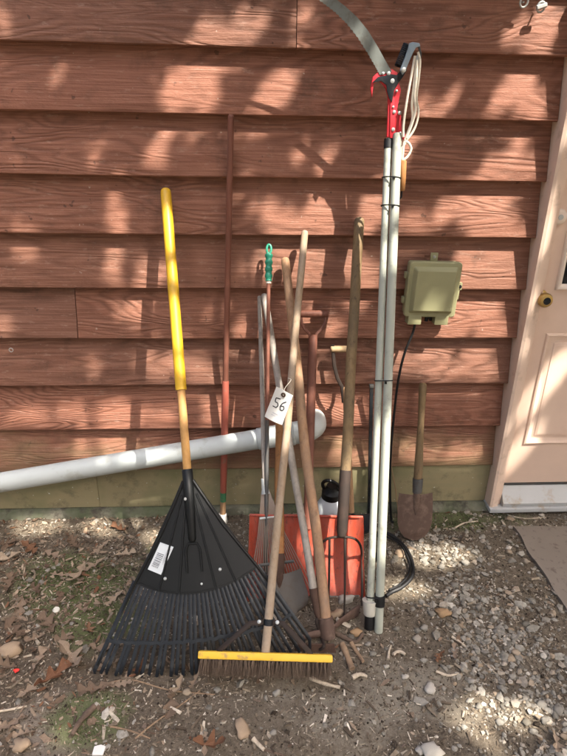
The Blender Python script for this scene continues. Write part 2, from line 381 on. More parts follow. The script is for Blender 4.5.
mb = MB(); mb.aab(-2.7, JX, .075, .1, -.1, 2.76); mb.aab(2.21, 3.4, .075, .1, -.1, 2.76); mb.aab(JX, 2.21, .075, .1, 2.2, 2.76); mb.build('sheathing', 'wood_bark', wall_o, 0)
mb = MB(); nx = 240                          # rough mossy footing under the skirt
def foot(i, j):
    x = -2.7+6.1*i/nx; pr = [(.045, .044), (-.004, .040), (-.018, .030), (-.026, .010), (-.035, -.05)][j]
    w = MN.noise(V((x*5, 0, 9)))*.010+MN.noise(V((x*26, j, 2)))*.006
    return V((x, pr[0]+(w if j else 0), pr[1]+(w*.7 if 0 < j < 4 else 0)))
mb.grid(foot, nx, 4); mb.build('footing', 'concrete', wall_o, 60)
mb = MB()                                     # small ring drawn on the wall: bent wire staple at the left
for px, py in ((11, 350),):
    c = wal(px, py, -.004); r = .008; mb.tube([c+V((math.cos(a)*r, 0, math.sin(a)*r)) for a in [R(i*30) for i in range(12)]], .0015, 6, closed=True)
o = mb.build('wire_ring', 'galvanised'); tag(o, 'tiny pale wire ring fixed low on the siding', 'ring')
for q, (px, py, lab) in enumerate(((524, 2, 'small round eye screw turned flat to the siding near the door top'), (541, 7, 'small eye screw with hexagonal shank end, beside the round one'))):
    c = wal(px, py, -.014); mb = MB(); r = .013
    mb.tube([c+V((math.cos(a)*r, -.004*math.sin(a*1.), math.sin(a)*r*1.15)) for a in [R(i*24) for i in range(15)]], .0034, 8, closed=True)
    mb.tube([c+V((0, .002, 0)), c+V((0, .03, .004))], .003, 8)
    o = thing('eye_screw', c, lab, 'hook'); mb.build('eye_ring', 'galvanised', o)
    if q:
        mb = MB(); mb.tube([c+V((-.016, -.004, -.004)), c+V((.016, -.004, .006))], .008, 6); mb.build('nut', 'galvanised', o)

# ------------------------------------------------------------------ door
door = thing('house_door', (JX, 0, .05), 'peach painted half-glass entry door with brass knob and casing', 'door')
YF = -.046
mb = MB(); mb.prism([(JX, .05, .05), (JX, YF, .05), (JX+.012, YF-.004, .05), (JX+.040, YF+.004, .05), (JX+.044, YF+.018, .05), (JX+.060, YF+.022, .05), (JX+.060, .05, .05)], (0, 0, 2.11)); mb.build('door_casing', 'casing_paint', door, 25)
X1 = JX+.062+.91+.004
mb = MB(); mb.prism([(X1+.06, .05, .05), (X1+.06, YF, .05), (X1+.02, YF+.004, .05), (X1+.016, YF+.018, .05), (X1, YF+.022, .05), (X1, .05, .05)], (0, 0, 2.11)); mb.build('door_casing', 'casing_paint', door, 25)
mb = MB(); mb.aab(JX+.061, X1-.001, YF+.006, .05, 2.10, 2.16); mb.build('door_head', 'casing_paint', door, 25, .003)
ZS = .150; SX0, SX1, SY = JX+.064, X1-.003, .004
slab_mb = MB(); slab_mb.aab(SX0, SX1, SY, SY+.042, ZS, 2.095); slab = slab_mb.build('door_slab', 'door_paint', door, 25, .002)
def ringf(mb, x0, x1, z0, z1, y, prof):       # mitred rectangular moulding; prof: (inset, height)
    n = len(prof); vs = []
    for (sx, sz, cx, cz) in ((1, 1, x0, z0), (-1, 1, x1, z0), (-1, -1, x1, z1), (1, -1, x0, z1)):
        for i_, h_ in prof: vs.append(V((cx+sx*i_, y-h_, cz+sz*i_)))
    fs = [(c*n+k, c*n+k+1, ((c+1) % 4)*n+k+1, ((c+1) % 4)*n+k) for c in range(4) for k in range(n-1)]
    mb.add(vs, fs)
PX0 = wal(546, 333, SY).x; PZ1 = wal(546, 333, SY).z; PZ0 = wal(522.5, 444, SY).z
for a in (PX0, PX0+.40):
    b = a+.325
    mb = MB(); ringf(mb, a, b, PZ0, PZ1, SY, [(0, -.001), (.003, .007), (.010, .010), (.020, .004), (.034, -.0005)]); mb.build('panel_moulding', 'door_paint', slab, 25)
    mb = MB(); ringf(mb, a+.042, b-.042, PZ0+.042, PZ1-.042, SY, [(0, -.001), (.004, .003), (.014, .006)]); mb.aab(a+.054, b-.054, SY-.0055, SY, PZ0+.054, PZ1-.054); mb.build('raised_panel', 'door_paint', slab, 25)
LZ0 = wal(557, 290, SY).z; LX0 = wal(557, 290, SY).x-.012; LX1 = 2*(SX0+SX1)/2-LX0; LZ1 = 1.96
mb = MB(); ringf(mb, LX0, LX1, LZ0, LZ1, SY, [(0, -.001), (.003, .011), (.008, .015), (.016, .012), (.021, .004), (.026, .001)]); mb.build('window_frame', 'lite_frame', slab, 25)
nx_, nz_ = 3, 3; gx0, gx1, gz0, gz1 = LX0+.022, LX1-.022, LZ0+.022, LZ1-.022
for i in range(nx_):
    for j in range(nz_):
        w_, h_ = (gx1-gx0)/nx_, (gz1-gz0)/nz_
        mb = MB(); mb.aab(gx0+i*w_+.004, gx0+(i+1)*w_-.004, SY-.0015, SY+.002, gz0+j*h_+.004, gz0+(j+1)*h_-.004); mb.build('window_pane', 'glass', slab, 0)
for i in range(1, nx_):
    mb = MB(); mb.aab(gx0+i*w_-.008, gx0+i*w_+.008, SY-.009, SY-.0018, gz0, gz1); mb.build('muntin', 'lite_frame', slab, 25, .002)
for j in range(1, nz_):
    mb = MB(); mb.aab(gx0, gx1, SY-.008, SY-.0019, gz0+j*h_-.008, gz0+j*h_+.008); mb.build('muntin', 'lite_frame', slab, 25, .002)
def lathe(c, ax, prof, n=20):                 # prof: (dist along axis, radius)
    mb = MB(); mb.tube([V(c)+V(ax)*d for d, r in prof], [r for d, r in prof], n); return mb
kc = wal(543, 299, -.03); kc.y = SY
lathe(kc, (0, -1, 0), [(-.001, .033), (.004, .033), (.008, .026), (.010, .013), (.030, .012), (.034, .022), (.042, .029), (.056, .030), (.066, .025), (.069, .014), (.0685, .001)], 24).build('door_knob', 'brass', door)
lathe(kc+V((0, -.066, 0)), (0, -1, 0), [(0, .016), (.004, .015), (.0045, .010), (.003, .008), (.003, .001)], 20).build('knob_face', 'dark_steel', door)
dc = wal(559.5, 217, -.005); dc.y = SY
lathe(dc, (0, -1, 0), [(-.001, .031), (.006, .031), (.014, .027), (.018, .022), (.020, .012), (.0198, .001)], 24).build('deadbolt', 'lite_frame', door)
lathe(dc+V((0, -.019, 0)), (0, -1, 0), [(0, .011), (.003, .010), (.0035, .001)], 16).build('keyhole_plug', 'galvanised', door)
mb = MB(); mb.prism([(JX+.0615, .05, .052), (JX+.0615, -.050, .052), (JX+.0615, -.053, .070), (JX+.0615, -.044, .078), (JX+.0615, .0, .136), (JX+.0615, .05, .138)], (.9115, 0, 0)); mb.build('threshold', 'threshold', door, 25)
mb = MB(); mb.aab(SX0, SX1, SY-.003, SY+.03, .1385, ZS-.002); mb.build('door_sweep', 'dull_steel', door, 0)
mb = MB(); mb.aab(JX-.004, X1+.064, -.066, .05, .028, .0495); mb.build('sill_board', 'threshold', door, 25, .003)

# ------------------------------------------------------------------ utility box on the wall
bx = thing('utility_box', wal(432, 320), 'khaki plastic utility box screwed to the brown siding', 'utility box')
def wq(x, y, yy): return wal(x, y, yy)
c4 = [wal(407.5, 262, -.03), wal(459.5, 260.5, -.03), wal(455.5, 317, -.03), wal(404.5, 315, -.03)]
bc = sum(c4, V())/4
bw = ((c4[1].x-c4[0].x)+(c4[2].x-c4[3].x))/2; bh = ((c4[0].z-c4[3].z)+(c4[1].z-c4[2].z))/2
tl = .016; ux = V((math.cos(tl), 0, -math.sin(tl))); uz = V((math.sin(tl), 0, math.cos(tl)))
def bp(u, y, w): return V((bc.x, y, bc.z))+ux*(u*bw/2)+uz*(w*bh/2)
def rrect(hw, hh, r, y, n=4):
    out = []
    for (sx, sz, a0) in ((1, 1, 0), (-1, 1, 90), (-1, -1, 180), (1, -1, 270)):
        for i in range(n+1):
            a = R(a0+90*i/n); out.append(V((bc.x, y, bc.z))+ux*(sx*(hw-r)+r*math.cos(a))+uz*(sz*(hh-r)+r*math.sin(a)))
    return out
def loft(rings):
    mb = MB(); n = len(rings[0]); vs = [p for r_ in rings for p in r_]
    fs = [(i*n+k, i*n+(k+1) % n, (i+1)*n+(k+1) % n, (i+1)*n+k) for i in range(len(rings)-1) for k in range(n)]
    fs += [tuple(range(n)), tuple(reversed(range((len(rings)-1)*n, len(rings)*n)))]
    return mb.add(vs, fs)
hw, hh = bw/2, bh/2
loft([rrect(hw-.004, hh-.004, .012, .004), rrect(hw-.004, hh-.004, .012, -.028)]).build('box_base', 'khaki_dark', bx, 30)
cov = loft([rrect(hw, hh, .013, -.027), rrect(hw, hh, .013, -.044), rrect(hw-.004, hh-.004, .011, -.048), rrect(hw-.016, hh-.018, .008, -.049), rrect(hw-.026, hh-.030, .006, -.068), rrect(hw-.029, hh-.033, .004, -.070)]).build('box_cover', 'khaki_plastic', bx, 25)
mb = MB()
for zz, ww in ((.30, .035), (.245, .028), (.19, .035), (-.02, .010)):
    mb.box(bp(0, -.0703, zz), ux*ww, V((0, .0012, 0)), uz*.004)
mb.build('embossed_mark', 'khaki_plastic', cov, 0)
for u in (-.56, .50):
    mb = MB(); mb.box(bp(u, -.026, -1.10), ux*.056, V((0, .046, 0)), uz*.042); mb.build('box_foot', 'khaki_plastic', bx, 30, .004)
mb = MB(); mb.box(bp(.0, -.004, 1.10), ux*.030, V((0, .006, 0)), uz*.036); e_ = mb.build('mounting_ear', 'khaki_plastic', bx, 30, .003)
lathe(bp(0, -.007, 1.12), (0, -1, 0), [(0, .006), (.004, .006), (.005, .003)], 10).build('screw', 'galvanised', e_)
for u, w in ((-1.04, .48), (-1.04, -.42)):
    mb = MB(); mb.box(bp(u, -.02, w), ux*.012, V((0, .022, 0)), uz*.026); mb.build('hinge_lug', 'khaki_plastic', bx, 30, .003)
mb = MB(); mb.box(bp(1.06, -.022, .12), ux*.022, V((0, .020, 0)), uz*.030); mb.box(bp(1.03, -.022, -.14), ux*.014, V((0, .018, 0)), uz*.05)
h_ = mb.build('hasp', 'khaki_plastic', bx, 30, .003)
lathe(bp(1.07, -.03, .12), (0, -1, 0), [(0, .007), (.006, .007), (.007, .003)], 10).build('screw', 'dark_steel', h_)
mb = MB(); mb.tube([bp(.0, -.02, -1.0), bp(-.02, -.02, -1.22)], .008, 8); mb.tube([bp(.1, -.02, -1.0), bp(.16, -.016, -1.2)], .006, 8); mb.build('cable_gland', 'dark_steel', bx)

def cable(name, pts, r, mat, label, cat, n=8, sub=6):
    pts = [V(p) for p in pts]; out = []
    for i in range(len(pts)-1):
        p0, p1, p2, p3 = pts[max(i-1, 0)], pts[i], pts[i+1], pts[min(i+2, len(pts)-1)]
        for k in range(sub):
            t_ = k/sub; out.append(.5*((2*p1)+(p2-p0)*t_+(2*p0-5*p1+4*p2-p3)*t_*t_+(3*p1-p0-3*p2+p3)*t_**3))
    out.append(pts[-1]); mb = MB(); mb.tube(out, r, n)
    if name is None: return mb
    return tag(mb.build(name, mat), label, cat)
cable('cable', [bp(-.45, -.022, -1.16), wal(413, 332, -.02), wal(404, 355, -.03), wal(398, 382, -.035), wal(394, 415, -.03), wal(391, 450, -.04), wal(390, 485, -.05), gnd(391, 518, .012), gnd(393, 522, .004)], .0055, 'black_rubber', 'thin black cable running down from the khaki utility box', 'cable')
cable('wire', [wal(391, 440, -.012), wal(389, 452, -.02), wal(392, 470, -.02), wal(396, 492, -.02), gnd(398, 514, .005)], .0022, 'wire_tan', 'thin tan wire hanging on the wall beside the short shovel', 'wire')
for off, lab in ((0, 'black coiled hose lying in a loop on gravel below the short shovel'), (1, 'thinner black hose lying along the inner side of the hose loop')):
    pp = [(378, 560), (372, 540), (385, 533), (398, 540), (408, 552), (413, 566), (411, 578), (402, 587), (392, 592), (386, 596)] if not off else [(384, 536), (399, 543), (406, 554), (410, 566), (407, 577), (399, 585), (389, 590)]
    cable('hose', [gnd(x, y, .012+.005*math.sin(i*1.3)+(0 if not off else .002)) for i, (x, y) in enumerate(pp)], .0078 if not off else .0045, 'black_rubber', lab, 'hose')

# ------------------------------------------------------------------ white drain pipe
PY = -.075
A, B = wal(0, 482.5, PY), wal(303, 431.5, PY); dp = (B-A).normalized(); A2 = A-dp*.9
pp = thing('drain_pipe', B, 'sloping white plastic drain pipe running along the wall behind the tools', 'pipe')
r0 = .043
mb = MB(); mb.tube([A2+(B-A2)*(i/24) for i in range(25)], r0, 24); mb.build('pipe', 'pvc', pp)
mid = along(A, B, 438)
mb = MB(); mb.tube([B-dp*.20, B-dp*.197, B-dp*.09, B-dp*.087], [r0, r0+.0045, r0+.0045, r0], 24); mb.build('coupling', 'pvc', pp)
mb = MB(); ce = B+dp*.0; pts = []
for i in range(11):
    a = R(90*i/10); rr = .05; pts.append(ce+dp*(.01+rr*math.sin(a))+V((0, rr*(1-math.cos(a)), .004*i/10)))
pts = [ce-dp*.06]+pts+[pts[-1]+V((0, .06, 0))]
mb.tube(pts, [r0+.006]*2+[r0+.005]*10+[r0+.005], 24); mb.build('elbow', 'pvc', pp)
mb = MB(); mb.tube([ce-dp*.062, ce-dp*.058, ce-dp*.042, ce-dp*.038], [r0+.005, r0+.0095, r0+.0095, r0+.005], 24); mb.build('collar', 'pvc', pp)

# ------------------------------------------------------------------ tools leaning on the wall
def pole(T, B_, r, n=12, r2=None, wob=.0, seed=0):
    """slightly crooked rod with rounded top from T down to B_"""
    T, B_ = V(T), V(B_); t_ = (B_-T).normalized(); L = (B_-T).length; k = 14; r2 = r2 or r
    sx_ = t_.cross(V((0, 0, 1))).normalized()
    pts = [T, T+t_*r*.25, T+t_*r*.8]; rad = [r*.6, r*.88, r]
    for i in range(1, k+1):
        f = i/k; p = T+t_*(r*.8+(L-r*.8)*f)
        p = p+sx_*(MN.noise(V((f*3, seed, 0)))*wob*math.sin(f*math.pi))
        pts.append(p); rad.append((r+(r2-r)*f)*(1+.03*MN.noise(V((f*9, seed, 5)))))
    return MB().tube(pts, rad, n)
def lean(tpx, bpx, r=.016, yw=0.): return wal(tpx[0], tpx[1], -r+yw), gnd(*bpx)

# --- black leaf rake with yellow sleeve
T, B = lean((165.5, 189), (203, 672), .017); B.z = .012
rk = thing('leaf_rake', B, 'wide black plastic leaf rake with yellow handle sleeve leaning on wall', 'rake')
ax = (B-T).normalized(); ac = V((1, 0, 0)); ac = (ac-ax*ac.dot(ax)).normalized(); nr = ac.cross(ax)
if nr.y > 0: nr = -nr
AP = along(T, B, 482); LR = (B-AP).length
pole(along(T, B, 380), AP+ax*.10, .0145, seed=2).build('handle', 'wood_rake', rk)
pole(T, along(T, B, 390), .0195, 14).build('handle_sleeve', 'yellow_plastic', rk)
def rp(u, v, w=0.): return AP+ac*u+ax*v+nr*w
def rpx(x, y):
    p = pln(x, y, AP, nr)-AP; return p.dot(ac), p.dot(ax)
uL, vL = rpx(93, 660); uR, vR = rpx(312, 655); aL = rpx(135, 583); aR = rpx(258, 567); aC = rpx(198, 592)
NT_ = 33
def fan(s):                                   # s -1..1 -> arc point and tip point in rake plane
    f = (s+1)/2
    u0 = aL[0]+(aR[0]-aL[0])*f; v0 = aL[1]+(aR[1]-aL[1])*f+(aC[1]-(aL[1]+aR[1])/2)*(1-s*s)
    u1 = uL+(uR-uL)*f+.004*math.sin(s*37); v1 = .006*math.sin(s*53)+ LR-.035*s*s+(-.02 if s > .9 else 0)
    return u0, v0, u1, v1
def bulge(s): return .020*(1-s*s)
mb = MB()
def plate(i, j):
    s = i/20*2-1; f = j/8; u0, v0, _, _ = fan(s); top = V((s*.017, 0)) ; v0 += .0
    return rp(s*.016+(u0-s*.016)*f, (v0)*f-.01*(1-f), bulge(s)*f-.0)
mb.slab(plate, lambda i, j: nr, 20, 8, .004); pl = mb.build('fan_plate', 'black_plastic', rk, 50)
for s in (-.62, -.3, .3, .62):
    mb = MB(); u0, v0, _, _ = fan(s)
    mb.tube([rp(s*.016+(u0-s*.016)*f, v0*f, bulge(s)*f+.0015) for f in [.12+.88*k/8 for k in range(9)]], .0036, 6); mb.build('rib', 'black_plastic', rk)
mb = MB(); mb.tube([rp(0, -.045, .002), rp(0, -.04, .002), rp(0, .06, .006), rp(0, .19, .012), rp(0, .2, .012)], [.016, .019, .0175, .013, .009], 14); mb.build('socket', 'black_plastic', rk)
mb = MB(); mb.tube([rp(-.025, .30, .018), rp(-.024, .225, .018), rp(-.015, .205, .018), rp(.015, .205, .018), rp(.024, .225, .018), rp(.025, .30, .018)], .004, 6); mb.build('socket_ridge', 'black_plastic', rk)
for p in ((-.012, .055), (-.1, .31), (.085, .30), (.02, .34)):
    lathe(rp(p[0], p[1], .014 if p[1] > .1 else .018), nr, [(0, .006), (.004, .005), (.005, .002)], 8).build('rivet', 'galvanised', pl)
for i in range(NT_):
    s = i/(NT_-1)*2-1; u0, v0, u1, v1 = fan(s); mb = MB(); edge = abs(s) > .99
    wd = .0066 if not edge else .0078
    pts = [rp(u0+(u1-u0)*f, v0-.006+(v1-v0+.006)*f, bulge(s)*(1-f*.55)-.0035+.008*math.sin(f*3.1)) for f in (0, .3, .6, .9)]
    e_ = pts[-1]; dirn = (rp(u1, v1)-rp(u0, v0)).normalized(); tp = e_+dirn*.03; tp.z = max(-.004, tp.z)
    tp2 = tp+V((dirn.x*.01, .006, -.028)); tp2.z = -.012
    mb.tube(pts+[tp, tp2], [wd*.95]*4+[wd*.85, wd*.35], 6, flat=.38, ref=ac)
    mb.build('tine', 'tine_plastic', rk, 50)
mb = MB()
def band(i, j):
    s = i/40*2-1; u0, v0, u1, v1 = fan(s); f = .60+.05*(s*s); d = .012*(j-.5)
    return rp(u0+(u1-u0)*f, v0+(v1-v0)*f+d, bulge(s)*.68+.0075)
mb.slab(band, lambda i, j: nr, 40, 1, .009); mb.build('tine_brace', 'tine_plastic', rk, 50)
mb = MB()
def rim(i, j):
    s = i/40*2-1; u0, v0, u1, v1 = fan(s); return rp(u0, v0+.007*(j-1), bulge(s)+.0022)
mb.slab(rim, lambda i, j: nr, 40, 1, .004); mb.build('plate_rim', 'black_plastic', rk, 50)
for s in (-1, 1):
    u0, v0, u1, v1 = fan(s); mb = MB(); mb.tube([rp(s*.016, -.005, .002), rp(u0*.5, v0*.5, .003), rp(u0, v0, .002), rp(u1*.97, v1*.97, 0)], [.006, .0055, .005, .004], 8); mb.build('edge_rail', 'black_plastic', rk)
# sticker, following the plate
sq = [rpx(*p) for p in ((160.5, 542), (174, 546.5), (161.5, 574), (148, 569))]
def stk(fx, fy, w=0):
    u = (sq[0][0]*(1-fx)+sq[1][0]*fx)*(1-fy)+(sq[3][0]*(1-fx)+sq[2][0]*fx)*fy
    v = (sq[0][1]*(1-fx)+sq[1][1]*fx)*(1-fy)+(sq[3][1]*(1-fx)+sq[2][1]*fx)*fy
    lo, hi = -1, 1
    for _ in range(20):
        m_ = (lo+hi)/2; a0, b0, _, _ = fan(m_); f = v/b0
        if m_*.016+(a0-m_*.016)*f < u: lo = m_
        else: hi = m_
    return rp(u, v, bulge(lo)*v/fan(lo)[1]+w)
mb = MB(); mb.slab(lambda i, j: stk(i/6, j/6, .0016), lambda i, j: nr, 6, 6, .001); st = mb.build('label_sticker', 'sticker', rk, 60)
mb = MB(); rr = random.Random(3); f = .12
while f < .62:
    w_ = rr.choice((.012, .02, .03)); mb.add([stk(.14, .97-f*1.0, .0019), stk(.62, .97-f, .0019), stk(.62, .97-f-w_*.8, .0019), stk(.14, .97-f-w_*.8, .0019)], [(0, 1, 2, 3)]); f += w_+rr.choice((.016, .026))
for k in range(5): mb.add([stk(.70+.05*k, .1, .0019), stk(.715+.05*k, .1, .0019), stk(.715+.05*k, .55+.06*(k % 3), .0019), stk(.70+.05*k, .55+.06*(k % 3), .0019)], [(0, 1, 2, 3)])
mb.build('barcode', 'ink', st, 0)

# --- push broom
T = wal(305, 231, -.014); Bb = gnd(264, 668, .05); C1 = along(T, Bb, 651)
br = thing('push_broom', gnd(264, 672), 'push broom with worn yellow block and brown bristles facing out', 'broom')
hd = (Bb-T).normalized(); bxv = (gnd(329, 671)-gnd(197, 667)); bxv.z = 0; bl = bxv.length*.985; bxv.normalize()
dn = (hd+V((0, -.22, .06))).normalized(); dn = (dn-bxv*dn.dot(bxv)).normalized(); fr = dn.cross(bxv)
if fr.y > 0: fr = -fr
bc_ = C1+dn*.016
pole(T, C1+hd*.02, .0132, 12, .0145, .006, 4).build('handle', 'wood_broom', br)
mb = MB(); mb.box(bc_, bxv*bl, fr*.046, dn*.024); blk = mb.build('block', 'yellow_paint', br, 30, .006)
mb = MB(); rr = random.Random(5)
for k in range(2600):
    a, b = rr.uniform(-.485, .485), rr.uniform(-.42, .42); row = round(a*34)/34+rr.uniform(-.009, .009); rw = round(b*4)/4+rr.uniform(-.06, .06)
    p = bc_+bxv*(row*bl)+fr*(rw*.05)+dn*.011
    e = p+dn*(.052+rr.uniform(-.008, .006))+bxv*rr.gauss(0, .006)+fr*(rw*.03+rr.gauss(0, .005))
    if e.z < -.004: e.z = -.004
    w_ = bxv*.0012; q_ = fr*.0012; mb.add([p+w_, p-w_*.5+q_, p-w_*.5-q_, e], [(0, 1, 3), (1, 2, 3), (2, 0, 3)])
o = mb.build('bristles', 'bristle', br, 0, fix=False); o['kind'] = 'stuff'
CL = along(T, Bb, 622)
for s, px, mx in ((-1, 219, 250), (1, 311, 283)):
    e0 = pln(px, 647, bc_, fr); e0 = bc_+bxv*(e0-bc_).dot(bxv)-dn*.012; mpt = pln(mx, 623.5, CL+fr*.015, fr)
    ps = [e0+dn*.006+fr*.006, e0+fr*.008, e0+(mpt-e0)*.5+fr*.010, mpt, CL+bxv*(s*.016)+fr*.006]
    mb = MB(); mb.tube(ps, .0085, 8, flat=.32, ref=(fr.cross((mpt-e0).normalized()))); mb.build('brace', 'dark_iron', br, 50)
    lathe(CL+bxv*(s*.030)+fr*.010, fr, [(0, .0065), (.004, .0065), (.006, .003)], 10).build('bolt', 'galvanised', br)
mb = MB(); mb.tube([CL-hd*.011, CL-hd*.010, CL+hd*.010, CL+hd*.011], [.0135, .0155, .0155, .0135], 14); mb.build('clamp', 'dark_steel', br)

# --- red-brown pole with worn white foot
T = wal(231, 114.5, -.013); B = V((wal(222.5, 516, -.06).x, -.065, 0)); pz = thing('long_pole', B, 'tall thin red-brown painted pole with white scuffed foot', 'pole')
mP = along(T, B, 382); mQ = along(T, B, 492); mG = along(T, B, 501)
pole(T, mP, .0112, 12, .0118, 0, 6).build('upper_shaft', 'wood_redbrown', pz)
mb = MB(); d_ = (B-T).normalized(); mb.tube([mP-d_*.006, mP, mP+(mQ-mP)*.12, mP+(mQ-mP)*.7, mQ], [.0125, .0142, .0148, .0150, .0142], 12); mb.build('grip_sleeve', 'red_handle', pz)
mb = MB(); mb.tube([mQ-d_*.002, mG], .0138, 12); mb.build('paint_band', 'green_band', pz)
mb = MB(); mb.tube([mG-d_*.002, B-d_*.05], .0135, 12); mb.build('lower_shaft', 'wood_tan', pz)
mb = MB(); mb.tube([B-d_*.053, B-d_*.05, B-d_*.03, B-d_*.012, B], [.014, .019, .021, .024, .02], 10); mb.build('foot_cap', 'white_scuff', pz)

# --- steel fan rake
T, B = wal(259.5, 296, -.013), gnd(277, 604); Fj = wal(264.8, 484, -.30); Fj = along(T, B, 486)
X_ = prj(Fj)[0]; fr_o = thing('wire_rake', B, 'old rusty wire-tined fan rake with thin grey handle', 'rake')
T2 = T; F2 = pln(264.8, 486, Fj, V((0, 1, 0)))
pole(T2, F2, .0088, 10, .0092, .004, 8).build('handle', 'wood_grey', fr_o)
dr = (B-F2).normalized(); acx = V((1, 0, 0)); acx = (acx-dr*acx.dot(dr)).normalized(); nn = acx.cross(dr); nn = -nn if nn.y > 0 else nn
mb = MB(); mb.tube([F2-dr*.03, F2-dr*.028, F2+dr*.01, F2+dr*.03], [.0095, .0125, .0135, .018], 10, flat=.7, ref=acx); mb.build('ferrule', 'galvanised', fr_o)
LF_ = (B-F2).length
for i in range(20):
    s = i/19*2-1; hb = .125
    e = F2+acx*(s*hb+.02)+dr*(LF_-.03-.015*s*s)
    mb = MB(); mb.tube([F2+acx*s*.012+dr*.01, F2+acx*(s*hb*.42+.006)+dr*LF_*.42, e, e+dr*.018-nn*.0+V((0, .012, -.012))], .0018, 6); mb.build('tine', 'tine_rust', fr_o)
mb = MB(); mb.tube([F2+acx*(s*.105*.66+.013)+dr*LF_*.66+nn*.003 for s in (-1, -.5, 0, .5, 1)], .006, 6, flat=.3, ref=dr); mb.build('tine_brace', 'dull_steel', fr_o)
mb = MB(); mb.tube([F2+acx*(s*.036+.004)+dr*LF_*.27+nn*.003 for s in (-1, 0, 1)], .004, 6, flat=.35, ref=dr); mb.build('tine_brace', 'galvanised', fr_o)

# --- pole with green grip
T, B = wal(269, 243, -.013), gnd(265.5, 600, -.01); go = thing('green_grip_pole', V((B.x, B.y, 0)), 'thin brown metal pole with ridged green plastic grip', 'pole')
d_ = (B-T).normalized(); g1 = along(T, B, 281); g2 = along(T, B, 283.5); mid = along(T, B, 420)
mb = MB(); mb.tube([g1, mid], .0072, 10); mb.build('upper_tube', 'wood_redbrown', go)
mb = MB(); mb.tube([mid, B], .0078, 10); mb.build('lower_tube', 'dull_steel', go)
pts, rad = [], []; L = (g1-T).length
hl = T+d_*.042
for i in range(25):
    f = i/24; pts.append(hl+(g1-hl)*f); rad.append(.0135+.0018*math.sin(f*4.0*2*math.pi))
gr_ = MB().tube(pts, rad, 14).build('grip', 'green_grip', go)
mb = MB(); sx_ = V((1, 0, 0)); mb.tube([T+d_*(.024+.018*math.cos(a))*1+sx_*.0085*math.sin(a) for a in [R(i*30) for i in range(12)]], .0048, 8, closed=True); mb.build('hang_loop', 'green_grip', gr_)
mb = MB(); mb.tube([g1-d_*.002, g2], .0098, 12); mb.build('grip_collar', 'white_plastic', gr_)

# --- hoe with weathered grey handle
T, B = wal(264, 294, -.015), gnd(322, 648); H1 = along(T, B, 592)
Hb = pln(315, 598, H1, V((0, 1, 0))); ho = thing('garden_hoe', B, 'garden hoe with bleached grey handle and rusty gooseneck', 'hoe')
pole(T, Hb, .0135, 12, .0145, .006, 11).build('handle', 'wood_grey', ho)
d_ = (Hb-T).normalized()
mb = MB(); mb.tube([Hb-d_*.035, Hb-d_*.033, Hb+d_*.05, Hb+d_*.075], [.015, .0165, .0125, .007], 12); mb.build('ferrule', 'rust', ho)
g0 = Hb+d_*.07
nk = [g0, pln(316.5, 622, g0+V((0, -.015, 0)), V((0, 1, 0))), pln(321, 636, g0+V((0, -.03, 0)), V((0, 1, 0))), gnd(324, 646, .03), gnd(320, 650, .012)]
cable(None, nk, .0058, '', '', '').build('gooseneck', 'dark_iron', ho)
p = nk[-1]; mb = MB(); mb.prism([p+V((-.085, .012, .016)), p+V((.05, .004, .018)), p+V((.06, -.012, -.028)), p+V((-.09, .0, -.03))], (0, .004, .001)); mb.build('blade', 'rust', ho, 0)

# --- mattock
T, B = wal(285, 258, -.016), gnd(327, 630, .03); d_ = (B-T).normalized()
mt = thing('mattock', gnd(327, 634), 'mattock with smooth brown wooden handle and iron head on the ground', 'mattock')
pole(T, B+d_*.03, .0165, 14, .0195, .010, 14).build('handle', 'wood_brown', mt)
mb = MB(); mb.tube([B-d_*.045, B-d_*.043, B-d_*.0, B+d_*.028, B+d_*.03], [.021, .026, .030, .027, .022], 14); mb.build('eye', 'rust_blade', mt)
tpR = gnd(357, 612, .02); e0 = B+V((.015, .006, -.01))
mb = MB(); a_ = [e0, e0+(tpR-e0)*.35+V((0, 0, .012)), e0+(tpR-e0)*.75+V((0, 0, .008)), tpR]; mb.tube(a_, [.016, .017, .024, .032], 10, flat=.32, ref=(0.35, .2, 1)); mb.build('adze_blade', 'rust_blade', mt, 50)
tpL = B+V((-.115, -.03, -.018)); e0 = B+V((-.015, -.004, -.008))
mb = MB(); mb.tube([e0, e0+(tpL-e0)*.5+V((0, 0, .010)), tpL], [.017, .014, .006], 8, flat=.7); mb.build('pick_point', 'rust_blade', mt, 50)

# --- short old spade hidden in the bundle
T, B = wal(279.5, 398, -.155), gnd(284, 612); Sj = along(T, B, 572); Sj = pln(279.5, 572, Sj, V((0, 1, 0)))
sp = thing('old_spade', B, 'short old spade with orange-brown shaft and dull grey blade behind push broom', 'spade')
pole(T, Sj, .0165, 12, .018, .004, 17).build('shaft', 'wood_orange', sp)
d_ = (Sj-T).normalized(); bt = gnd(292, 612); dd = (bt-Sj); w_ = V((1, 0, .10)).normalized()
mb = MB()
def bl_(i, j):
    s = i/8*2-1; f = j/6; hwid = .082*(1 if f < .55 else math.sqrt(max(.02, 1-((f-.55)/.47)**2)))
    return Sj+dd*f*1.0+w_*(s*hwid)+V((0, -.010*(1-s*s)-.004, .012*s*s if f < .1 else 0))
mb.slab(bl_, lambda i, j: (0, -.8, .6), 8, 6, .0025); mb.build('blade', 'grey_blade', sp, 60)
mb = MB(); mb.tube([Sj-d_*.07, Sj-d_*.068, Sj+d_*.02, Sj+d_*.06], [.018, .0195, .019, .010], 12); mb.build('socket', 'rust', sp)

